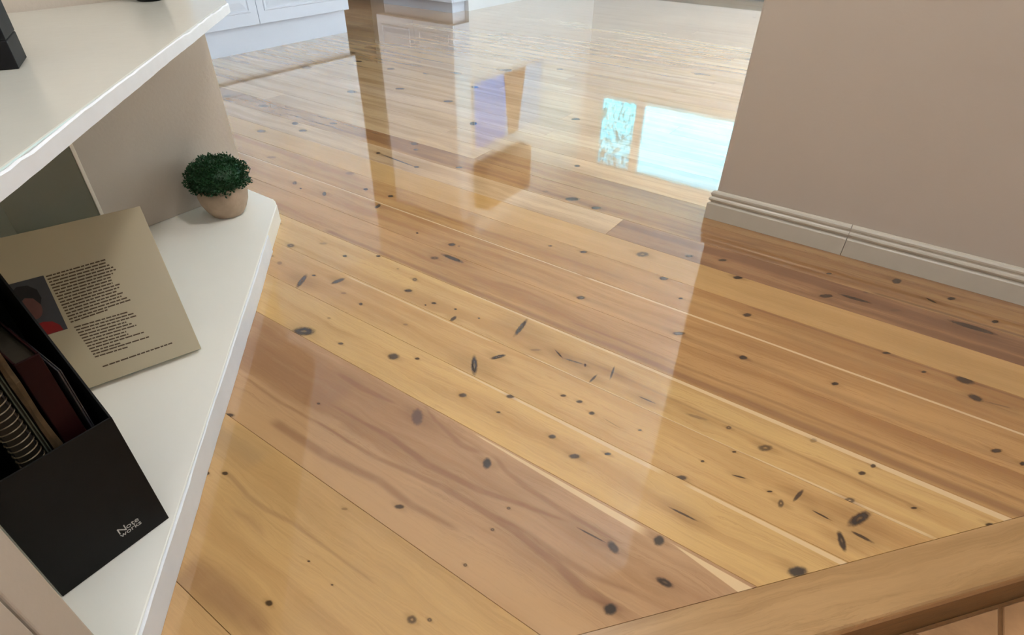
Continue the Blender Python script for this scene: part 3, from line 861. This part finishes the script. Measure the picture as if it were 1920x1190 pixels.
# skirting along the right wall: flat board, groove, small bead moulding on top
def skirting(name, x0, x1, parent=None, gx=0.0):
    pr = [(2.1045, 0.0005), (2.087, 0.0005), (2.087, 0.0600), (2.0895, 0.0640), (2.0965, 0.0660), (2.0965, 0.0700), (2.0900, 0.0735), (2.0885, 0.0790),
          (2.0905, 0.0840), (2.0955, 0.0880), (2.0955, 0.0920), (2.0925, 0.0960), (2.0925, 0.1020), (2.0960, 0.1080), (2.1005, 0.1110), (2.1045, 0.1110)]
    bm = bmesh.new()
    a = [bm.verts.new((x0 + gx + (0 if parent else (y - 2.1045)), y, z)) for y, z in pr]
    b = [bm.verts.new((x1, y, z)) for y, z in pr]
    for i in range(len(pr)):
        j = (i + 1) % len(pr)
        bm.faces.new((a[i], a[j], b[j], b[i]))
    bm.faces.new(a); bm.faces.new(list(reversed(b)))
    return link(name, bm, M_TRIM, parent)


sk = struct(skirting('baseboard_right', -0.503, -0.0330))
skirting('skirting_board', -0.0312, 2.0, sk)

# ------------------------------------------------------------------ corner shelf unit under the worktop
FS = -0.680                     # front line: x + y = FS
Q = 0.70711


def front(u, off=0.0):
    """point on the front line; u measured from x = y + ... along (+x, -y); off outwards"""
    return (FS / 2 + Q * u + Q * off, FS / 2 - Q * u + Q * off)


unit = thing('corner_shelf_unit', 'white painted angled corner shelf unit under the worktop at left, with low bottom shelf', 'shelf unit', (-1.6, 0.4, 0.0))
def fl(x):
    return (x, FS - x)


shelf_poly = [(-2.043, 1.137), (-1.846, 1.137), (-1.826, 1.131), (-1.813, 1.118), fl(-1.795), fl(-0.66), (-1.05, -0.40), (-2.043, -0.40)]
link('bottom_shelf', prism(shelf_poly, 0.0, 0.065, 0.003, 2, True), M_SHELF, unit)
link('back_panel', bm_box(-2.043, -2.000, -0.40, 1.137, 0.0655, 0.694, bevel=.002), M_WALL, unit)


def ragged_band(name, x0, x1, z0, z1, th, parent, amp, step=0.02, seed=1, mat=None):
    """a thin, unevenly painted edge strip along the front line, from x0 to x1"""
    rnd = random.Random(seed)
    bm = bmesh.new()
    n = max(2, int((x1 - x0) / step))
    prev = None
    ph = [rnd.uniform(0, 6) for _ in range(4)]
    for i in range(n + 1):
        x = x0 + (x1 - x0) * i / n
        w = math.sin(x * 9 + ph[0]) * .5 + math.sin(x * 23 + ph[1]) * .3 + rnd.uniform(-.3, .3)
        t = th * (1 + .35 * w)
        zt = z1 - amp * max(0, w)
        p, q = fl(x), None
        o = (p[0] + Q * t, p[1] + Q * t)
        ring = [bm.verts.new((p[0] + .0004 * Q, p[1] + .0004 * Q, z0)), bm.verts.new((*o, z0)), bm.verts.new((*o, zt - .0015)),
                bm.verts.new(((p[0] + o[0]) / 2, (p[1] + o[1]) / 2, zt)), bm.verts.new((p[0] + .0004 * Q, p[1] + .0004 * Q, zt))]
        if prev:
            for k in range(5):
                bm.faces.new((prev[k], prev[(k + 1) % 5], ring[(k + 1) % 5], ring[k]))
        else:
            bm.faces.new(ring)
        prev = ring
    bm.faces.new(list(reversed(prev)))
    return link(name, bm, mat or M_BAND, parent)


ragged_band('edge_strip', -1.63, -0.668, 0.001, 0.0645, 0.005, unit, 0.002, seed=3)
# stile and door of the closed cupboard that carries on beyond the open shelf
st0, st1 = fl(-0.6715), fl(-0.6345)
dirf = Vector((Q, -Q, 0))
inn = Vector((-Q, -Q, 0))
link('stile', oriented_box((st0[0], st0[1], 0.0655), dirf * 0.0505, inn * 0.022, (0, 0, 0.6285), .0025), M_WALL, unit)
p_ = Vector((st0[0], st0[1], 0.0655)) + dirf * 0.0545
dp = link('cupboard_door', oriented_box(p_, dirf * 0.36, inn * 0.020, (0, 0, 0.6285), .002), M_WALL, unit)
p2 = Vector((st0[0], st0[1], 0.0655)) + inn * 0.024
link('side_panel', oriented_box(p2, dirf * 0.018, inn * 0.36, (0, 0, 0.6285), .001), M_SHELF, unit)

# ------------------------------------------------------------------ worktop
top = thing('worktop', 'white glossy painted worktop with a chipped front edge, above the corner shelf', 'worktop', (-1.6, 0.4, 0.695))
top_poly = [(-2.043, 1.137), (-1.846, 1.137), (-1.826, 1.131), (-1.813, 1.118), fl(-1.795), fl(-0.30), (-0.62, -0.75), (-2.043, -0.75)]
link('slab', prism(top_poly, 0.695, 0.7225, 0.0025, 2, True), M_TOP, top)
ragged_band('edge_strip', -1.79, -0.32, 0.6955, 0.7215, 0.0045, top, 0.004, seed=5)

# black speaker-like box on the worktop
c1 = Vector((-1.382, 0.413, 0.7228))
a_ = Vector((-0.474, -0.880, 0)); b_ = Vector((0.880, -0.474, 0))
bx = thing('black_box', 'black box with a horizontal seam standing on the worktop at far left', 'box', c1)
link('lower_case', oriented_box(c1, a_ * 0.15, -b_ * 0.10, (0, 0, 0.0475), .0015), M_BLACK, bx)
link('upper_case', oriented_box(c1 + Vector((0, 0, 0.0485)), a_ * 0.15, -b_ * 0.10, (0, 0, 0.17), .0015), M_BLACK, bx)


def lathe(prof, seg=48, center=(0, 0, 0)):
    bm = bmesh.new()
    rings = []
    for r, z in prof:
        if r < 1e-6:
            rings.append([bm.verts.new((center[0], center[1], center[2] + z))])
        else:
            rings.append([bm.verts.new((center[0] + r * math.cos(2 * math.pi * i / seg), center[1] + r * math.sin(2 * math.pi * i / seg), center[2] + z)) for i in range(seg)])
    for a, b in zip(rings, rings[1:]):
        for i in range(seg):
            j = (i + 1) % seg
            if len(a) == 1:
                bm.faces.new((a[0], b[i], b[j]))
            elif len(b) == 1:
                bm.faces.new((a[i], a[j], b[0]))
            else:
                bm.faces.new((a[i], a[j], b[j], b[i]))
    return bm


mug_c = (-1.982, 0.985, 0.7228)
mug = thing('round_pot', 'dark round pot on the worktop, only its base in view at the top edge', 'pot', mug_c)
link('body', lathe([(0, 0), (.030, 0), (.037, .004), (.043, .02), (.046, .05), (.044, .075), (.041, .08), (.039, .075), (.04, .02), (0, .012)], center=mug_c), M_BLACK, mug, True)

# ------------------------------------------------------------------ potted plant
pc = (-1.876, 0.972, 0.0652)
plant = thing('potted_plant', 'small clipped green plant in a round tan stone pot on the bottom shelf', 'plant', pc)
link('pot', lathe([(0, 0), (.044, 0), (.052, .003), (.066, .024), (.077, .050), (.0815, .074), (.080, .095), (.075, .107), (.071, .109), (.067, .106), (.067, .090), (0, .090)], 64, pc), M_POT, plant, True)
link('soil', lathe([(0, .096), (.066, .094), (.066, .092), (0, .0905)], 32, pc), M_SOIL, plant)
fb = bmesh.new()
rnd = random.Random(11)
fc = Vector((pc[0], pc[1], pc[2] + 0.135))
A_, B2 = 0.098, 0.068
bmesh.ops.create_icosphere(fb, subdivisions=3, radius=1.0)
for v in fb.verts:
    k = 0.86 + 0.06 * math.sin(v.co.x * 9) * math.sin(v.co.y * 8)
    v.co = fc + Vector((v.co.x * A_ * k, v.co.y * A_ * k, max(v.co.z, -0.45) * B2 * k))
for i in range(3600):
    z = rnd.uniform(-0.5, 1.0)
    ph = rnd.uniform(0, 2 * math.pi)
    rr = math.sqrt(1 - z * z)
    lump = 1 + 0.06 * math.sin(ph * 5 + z * 6) + 0.05 * math.sin(ph * 9 - z * 11)
    dirv = Vector((rr * math.cos(ph), rr * math.sin(ph), z))
    k = rnd.uniform(0.82, 1.05) * lump
    p = fc + Vector((dirv.x * A_, dirv.y * A_, dirv.z * B2)) * k
    nrm = (dirv + Vector((rnd.uniform(-.7, .7), rnd.uniform(-.7, .7), rnd.uniform(-.3, .7)))).normalized()
    tan = nrm.cross(Vector((rnd.uniform(-1, 1), rnd.uniform(-1, 1), rnd.uniform(-1, 1)))).normalized()
    bit = nrm.cross(tan)
    L, Wd = rnd.uniform(.006, .011), rnd.uniform(.0022, .0042)
    q0, q1, q2, q3, q4 = p - nrm * L * .4, p + tan * Wd, p - tan * Wd, p + nrm * L * .6 + bit * .002, p + bit * .0015
    vs = [fb.verts.new(q) for q in (q0, q1, q3, q2, q4)]
    fb.faces.new((vs[0], vs[1], vs[4])); fb.faces.new((vs[1], vs[2], vs[4])); fb.faces.new((vs[2], vs[3], vs[4])); fb.faces.new((vs[3], vs[0], vs[4]))
fo = link('foliage', fb, M_LEAF, plant)
fo['kind'] = 'stuff'

# ------------------------------------------------------------------ leaning book, back cover to the room
bA = Vector((-1.247, 0.477, 0.0773))
eu = Vector((0.313, 0.950, 0.0)).normalized()
ev = Vector((-0.541, 0.178, 0.822))
ev = (ev - eu * ev.dot(eu)).normalized()
en = eu.cross(ev)
if en.x < 0:
    en = -en
BW, BH, BT = 0.330, 0.3680, 0.020
book = thing('book', 'large cream hardback leaning with its printed back cover outward, beside the black file', 'book', bA)


def onbook(u, v, w=0.0):
    return bA + eu * u + ev * v + en * w


def book_box(name, u0, u1, v0, v1, w0, w1, mat, bevel=0.0, parent=None):
    return link(name, oriented_box(onbook(u0, v0, w0), eu * (u1 - u0), ev * (v1 - v0), en * (w1 - w0), bevel), mat, parent or book)


book_box('back_cover', -BW, 0, 0, BH, -0.003, 0, M_COVER, .0008)
book_box('page_block', -BW + .002, -0.005, 0.004, BH - .005, -0.0168, -0.0032, M_PAGES)
book_box('front_cover', -BW, 0, 0, BH, -0.020, -0.017, M_COVER, .0008)
ink = bmesh.new()


def ink_line(u0, u1, v0, v1, hgt):
    """one line of small print as a row of word-length dashes"""
    u = u0
    Lt = u1 - u0
    while u < u1 - .002:
        wl = rnd.uniform(.005, .016)
        ue = min(u + wl, u1)
        ta, tb = (u - u0) / Lt, (ue - u0) / Lt
        pa, pb = onbook(u, v0 + (v1 - v0) * ta, .0003), onbook(ue, v0 + (v1 - v0) * tb, .0003)
        vs = [ink.verts.new(q) for q in (pa, pb, pb + ev * hgt, pa + ev * hgt)]
        ink.faces.new(vs)
        u = ue + rnd.uniform(.0012, .002)


for i in range(17):
    tq = i / 16
    ve = .2625 - .111 * tq
    r_end = -.106 + rnd.uniform(-.012, .010) if i not in (0, 16) else (-.108 if i == 0 else -.146)
    ink_line(-.226 + .006 * tq, r_end, ve, ve + .003, .0031)
for i in range(12):
    tq = i / 11
    ve = .138 - .077 * tq
    r_end = [-.112, -.098, -.096, -.122, -.112, -.106, -.130, -.128, -.098, -.150, -.092, -.140][i]
    ink_line(-.218 + .012 * tq, r_end, ve, ve - .002, .0030)
ink_line(-.200, -.0525, .0345, .0345, .0032)
tx = link('printed_text', ink, M_INK, book)
tx['kind'] = 'stuff'
ph_ = book_box('author_portrait', -.2955, -.2295, .141, .268, .0001, .0005, M_PHOTO)


def blob(pts, w0, w1, mat, name):
    bm = bmesh.new()
    pts = [(u + .0064, (v - .1365) * .94 + .1415) for u, v in pts]
    lo = [bm.verts.new(onbook(u, v, w0)) for u, v in pts]
    hi = [bm.verts.new(onbook(u, v, w1)) for u, v in pts]
    bm.faces.new(lo); bm.faces.new(hi)
    for i in range(len(pts)):
        j = (i + 1) % len(pts)
        bm.faces.new((lo[i], lo[j], hi[j], hi[i]))
    return link(name, bm, mat, ph_)


ell = lambda cx, cy, rx, ry, n=20, a0=0, a1=2 * math.pi: [(cx + rx * math.cos(a0 + (a1 - a0) * i / n), cy + ry * math.sin(a0 + (a1 - a0) * i / n)) for i in range(n)]
blob([(-.300, .1365), (-.244, .1365), (-.246, .150), (-.256, .163), (-.272, .168), (-.290, .166), (-.300, .160)], .0006, .0009, M_RED, 'red_top')
blob(ell(-.279, .205, .017, .027), .0006, .0010, M_SKIN, 'face')
blob([(-.301, .200), (-.296, .222), (-.284, .232), (-.270, .226), (-.262, .208), (-.256, .222), (-.257, .243), (-.270, .258), (-.288, .261), (-.301, .252)], .0010, .0013, M_HAIR, 'hair')

# ------------------------------------------------------------------ tall grey box file behind the book
gb = thing('grey_box_file', 'tall grey green box file with a pale edge, standing behind the leaning book', 'box file', (-1.60, 0.40, 0.0655))
gx, gy0, gy1, gz1 = -1.552, 0.320, 0.492, 0.524
link('front_panel', bm_box(gx - .003, gx, gy0, gy1 - .003, .0655, gz1, bevel=.0006), M_GREYBOX, gb)
link('side_panel', bm_box(gx - .16, gx - .0035, gy1 - .006, gy1 - .003, .0655, gz1, bevel=.0006), M_GREYBOX, gb)
link('side_panel', bm_box(gx - .16, gx - .0035, gy0, gy0 + .003, .0655, gz1, bevel=.0006), M_GREYBOX, gb)
link('back_panel', bm_box(gx - .164, gx - .161, gy0, gy1, .0655, gz1, bevel=.0006), M_GREYBOX, gb)
eo = link('pale_edge', bm_box(gx - .006, gx + .0015, gy1 - .0025, gy1 + .0055, .0655, gz1 + .004, bevel=.001), M_SHELF, gb)
eo['label'] = 'pale cream edge strip of the box file'

# ------------------------------------------------------------------ black magazine file
mfx = -0.864
mf = thing('magazine_file', 'black card magazine file with silver lettering on the bottom shelf', 'magazine file', (mfx, 0.08, 0.0655))
fy0, fy1, zb = -0.010, 0.1695, 0.0655
link('front_panel', bm_box(mfx - .003, mfx, fy0, fy1, zb, .3305, bevel=.0012), M_BLACKCARD, mf)
side = [(mfx - .0032, zb), (mfx - .0032, .3305), (-1.045, .556), (-1.120, .556), (-1.120, zb)]
for yy in (fy0, fy1 - .003):
    bm = bmesh.new()
    a = [bm.verts.new((x, yy, z)) for x, z in side]
    b = [bm.verts.new((x, yy + .003, z)) for x, z in side]
    bm.faces.new(a); bm.faces.new(b)
    for i in range(5):
        j = (i + 1) % 5
        bm.faces.new((a[i], a[j], b[j], b[i]))
    link('side_panel', bm, M_BLACKCARD, mf)
link('back_panel', bm_box(-1.1235, -1.1205, fy0, fy1, zb, .556, bevel=.0008), M_BLACKCARD, mf)
link('base_panel', bm_box(-1.120, mfx - .0035, fy0 + .0032, fy1 - .0032, zb, zb + .003), M_BLACKCARD, mf)


def lettering(name, body, size, y, z, parent, shear=0.0, sx=1.0):
    cu = bpy.data.curves.new(name, 'FONT')
    cu.body = body
    cu.size = size
    cu.extrude = 0.0002
    cu.shear = shear
    cu.materials.append(M_SILVER)
    o = bpy.data.objects.new(name, cu)
    COL.objects.link(o)
    o.matrix_world = Matrix(((0, 0, 1, mfx + .0004), (sx, 0, 0, y), (0, 1, 0, z), (0, 0, 0, 1)))
    mw = o.matrix_world.copy()
    bpy.context.view_layer.update()
    me = bpy.data.meshes.new_from_object(o.evaluated_get(bpy.context.evaluated_depsgraph_get()))
    bpy.data.objects.remove(o)
    o = bpy.data.objects.new(name, me)
    COL.objects.link(o)
    o.parent = parent
    o.matrix_parent_inverse = Matrix.Translation(-Vector(parent.location))
    o.matrix_basis = mw
    return o


lettering('lettering', 'N', 0.0195, 0.0945, 0.1065, mf, 0.0, 1.0)
lettering('lettering', 'ote', 0.0150, 0.1085, 0.1075, mf, 0.0, 1.05)
lettering('lettering', 'works', 0.0140, 0.0955, 0.0975, mf, 0.0, 1.0)

cz = zb + .0035
nbk = thing('spiral_notebook', 'spiral bound notebook with a wire coil standing in the black file, at its left', 'notebook', (-.95, .063, cz))
link('cover', bm_box(-1.09, -.8925, .0475, .0500, cz, .475), M_BLACKCARD, nbk)
link('page_block', bm_box(-1.09, -.8935, .0505, .0760, cz + .001, .472), M_SHADEPAGES, nbk)
link('cover', bm_box(-1.09, -.8925, .0765, .0790, cz, .475), M_SLATE, nbk)
cb = bmesh.new()
for k in range(35):
    z = cz + .012 + k * .0112
    rr, cyy = .0165, .0633
    ringv = []
    for i in range(15):
        an = math.radians(-118 + 236 * i / 14)
        ctr = Vector((-.8905 + (rr * .78) * math.cos(an), cyy + rr * math.sin(an), z + .0022 * math.sin(an)))
        rad = Vector((math.cos(an), math.sin(an), 0))
        ringv.append([cb.verts.new(ctr + (rad * math.cos(q) + Vector((0, 0, 1)) * math.sin(q)) * .0011) for q in (0, 1.571, 3.142, 4.712)])
    for r0_, r1_ in zip(ringv, ringv[1:]):
        for i in range(4):
            j = (i + 1) % 4
            cb.faces.new((r0_[i], r0_[j], r1_[j], r1_[i]))
co = link('wire_coil', cb, M_WIRE, nbk)
pl = thing('pale_folder', 'thin pale green folder standing upright in the black file beside the coil notebook', 'folder', (-.95, .0845, cz))
link('cover', bm_box(-1.10, -.885, .0822, .0838, cz, .515), M_PALE, pl)
link('cover', bm_box(-1.10, -.885, .0862, .0878, cz, .515), M_PALE, pl)
link('sheets', bm_box(-1.095, -.888, .0841, .0859, cz, .51), M_SHADEPAGES, pl)
pad = thing('paper_pad', 'crumpled tan paper pad standing in the middle of the black file', 'notepad', (-.95, .097, cz))
pb = bmesh.new()
rnd2 = random.Random(4)
nz_ = 22
prev = None
for i in range(nz_ + 1):
    z = cz + (.530 - cz) * i / nz_
    j1, j2, j3 = rnd2.uniform(-.0022, .0022), rnd2.uniform(-.0015, .0015), rnd2.uniform(-.0015, .0015)
    ring = [pb.verts.new(q) for q in ((-1.10, .0900, z), (-.886 + j1, .0905 + j2, z), (-.884 + j1, .0960 + j3, z), (-.886 + j1, .1020 + j3, z), (-1.10, .1030, z))]
    if prev:
        for k in range(5):
            pb.faces.new((prev[k], prev[(k + 1) % 5], ring[(k + 1) % 5], ring[k]))
    else:
        pb.faces.new(ring)
    prev = ring
pb.faces.new(list(reversed(prev)))
link('leaves', pb, M_TAN, pad)
rb = thing('maroon_book', 'dark red book standing upright in the black file, right of the tan pad', 'book', (-.95, .121, cz))
link('spine', bm_box(-.892, -.888, .1060, .1370, cz, .470, bevel=.0012), M_MAROON, rb)
link('cover', bm_box(-1.07, -.8925, .1060, .1085, cz, .470), M_MAROON, rb)
link('cover', bm_box(-1.07, -.8925, .1345, .1370, cz, .470), M_MAROON, rb)
link('page_block', bm_box(-1.065, -.8930, .1088, .1342, cz + .003, .462), M_SHADEPAGES, rb)
sf = thing('slate_folder', 'thin dark grey folder standing in the black file beside its right side', 'folder', (-.95, .146, cz))
link('cover', bm_box(-1.06, -.886, .1440, .1460, cz, .432), M_SLATE, sf)
link('cover', bm_box(-1.06, -.886, .1470, .1485, cz, .432), M_SLATE, sf)

# ------------------------------------------------------------------ kitchen cupboards beyond
def raised_panel(parent, frame, u0, u1, v0, v1):
    """moulded field on a door: frame(u, v, w) gives the point w out of the door face"""
    bm = bmesh.new()
    def ring(d, w):
        return [bm.verts.new(frame(u, v, w)) for u, v in ((u0 + d, v0 + d), (u1 - d, v0 + d), (u1 - d, v1 - d), (u0 + d, v1 - d))]
    rs = [ring(0, .0003), ring(.004, .007), ring(.014, .007), ring(.020, .0008), ring(.028, .0008), ring(.072, .008)]
    for a, b in zip(rs, rs[1:]):
        for i in range(4):
            j = (i + 1) % 4
            bm.faces.new((a[i], a[j], b[j], b[i]))
    bm.faces.new(rs[-1])
    bm.faces.new(list(reversed(rs[0])))
    return link('raised_panel', bm, M_CAB, parent)


ca = thing('kitchen_cupboard', 'tall white kitchen cupboard with two moulded doors and recessed plinth, beyond the shelf unit', 'cupboard', (-4.5, 2.84, 0.0))
link('carcass', bm_box(-4.80, -4.2215, 1.985, 3.700, .187, 2.15, bevel=.001), M_CAB, ca)
link('toe_kick', bm_box(-4.80, -4.250, 1.985, 3.690, 0.0003, .1865), M_CAB, ca)
for y0, y1 in ((1.988, 2.8305), (2.8345, 3.702)):
    dd_ = link('door', bm_box(-4.221, -4.200, y0, y1, .180, 2.148, bevel=.002), M_CAB, ca)
    raised_panel(dd_, lambda u, v, w: (-4.200 + w, u, v), y0 + .055, y1 - .055, .262, 1.0)
    raised_panel(dd_, lambda u, v, w: (-4.200 + w, u, v), y0 + .055, y1 - .055, 1.08, 2.08)

cbn = thing('corner_cupboard', 'white cupboard corner at the top edge, far behind on the shiny floor', 'cupboard', (-4.65, 5.3, 0.0))
link('carcass', bm_box(-5.19, -4.116, 4.972, 5.22, .10, 2.3, bevel=.002), M_CAB, cbn)
link('toe_kick', bm_box(-5.13, -4.17, 5.02, 5.22, .0003, .0995), M_CAB, cbn)
for x0, x1 in ((-5.19, -4.655), (-4.651, -4.116)):
    dd_ = link('door', bm_box(x0, x1, 4.950, 4.971, .10, 2.298, bevel=.002), M_CAB, cbn)
    raised_panel(dd_, lambda u, v, w: (u, 4.950 - w, v), x0 + .06, x1 - .06, .19, 2.2)

# picture and brown wall cupboard on the inner wall: the photograph shows both only mirrored in the floor
pi_ = thing('wall_picture', 'wide blue and brown picture on the far wall, mirrored in the shiny floor', 'picture', (-4.119, 5.95, 1.1))
M_BLUE = simple('picture_blue', lin(96, 140, 226), 0.4, 0.4, noise=0.1, nscale=5)
M_PBROWN = simple('picture_brown', lin(150, 110, 84), 0.5, 0.3, noise=0.15, nscale=9)
M_PPALE = simple('picture_pale', lin(176, 196, 224), 0.5, 0.3, noise=0.06, nscale=7)
fr_ = boxes([(-4.119, -4.100, 5.24, 6.70, .70, .725), (-4.119, -4.100, 5.24, 6.70, 1.475, 1.50), (-4.119, -4.100, 5.24, 5.262, .725, 1.475), (-4.119, -4.100, 6.678, 6.70, .725, 1.475)])
link('frame', fr_, M_ALU, pi_)
link('blue_panel', bm_box(-4.118, -4.108, 5.263, 5.88, .726, 1.474), M_BLUE, pi_)
link('pale_panel', bm_box(-4.118, -4.108, 5.881, 6.677, .726, 1.474), M_PPALE, pi_)
bm = bmesh.new()
tr = [(5.84, .728), (6.30, .728), (6.16, 1.472), (5.95, 1.472)]
lo = [bm.verts.new((-4.1079, y, z)) for y, z in tr]
hi = [bm.verts.new((-4.1020, y, z)) for y, z in tr]
bm.faces.new(lo); bm.faces.new(hi)
for i in range(4):
    j = (i + 1) % 4
    bm.faces.new((lo[i], lo[j], hi[j], hi[i]))
link('brown_shape', bm, M_PBROWN, pi_)
wc = thing('wall_cupboard', 'brown timber wall cupboard above the picture, mirrored in the shiny floor', 'cupboard', (-4.0, 5.7, 1.64))
link('carcass', bm_box(-4.1195, -3.935, 5.24, 6.20, 1.64, 2.20, bevel=.002), M_DARKWOOD, wc)
for y0, y1 in ((5.243, 5.718), (5.722, 6.197)):
    dd_ = link('door', bm_box(-3.934, -3.916, y0, y1, 1.643, 2.197, bevel=.002), simple('brown_door', lin(140, 104, 78), 0.5, 0.4, noise=0.2, nscale=9, stretch=(1, 8, 1)), wc)
    link('knob', lathe([(0, 0), (.008, 0), (.012, .01), (.009, .02), (0, .022)], 16, (0, 0, 0)), M_WIRE, dd_)
    kb = dd_.children[0]
    kb.matrix_parent_inverse = Matrix.Identity(4)
    kb.location = (-3.916, y1 - .04 if y0 < 5.5 else y0 + .04, 1.70)
    kb.rotation_euler = (0, math.pi / 2, 0)
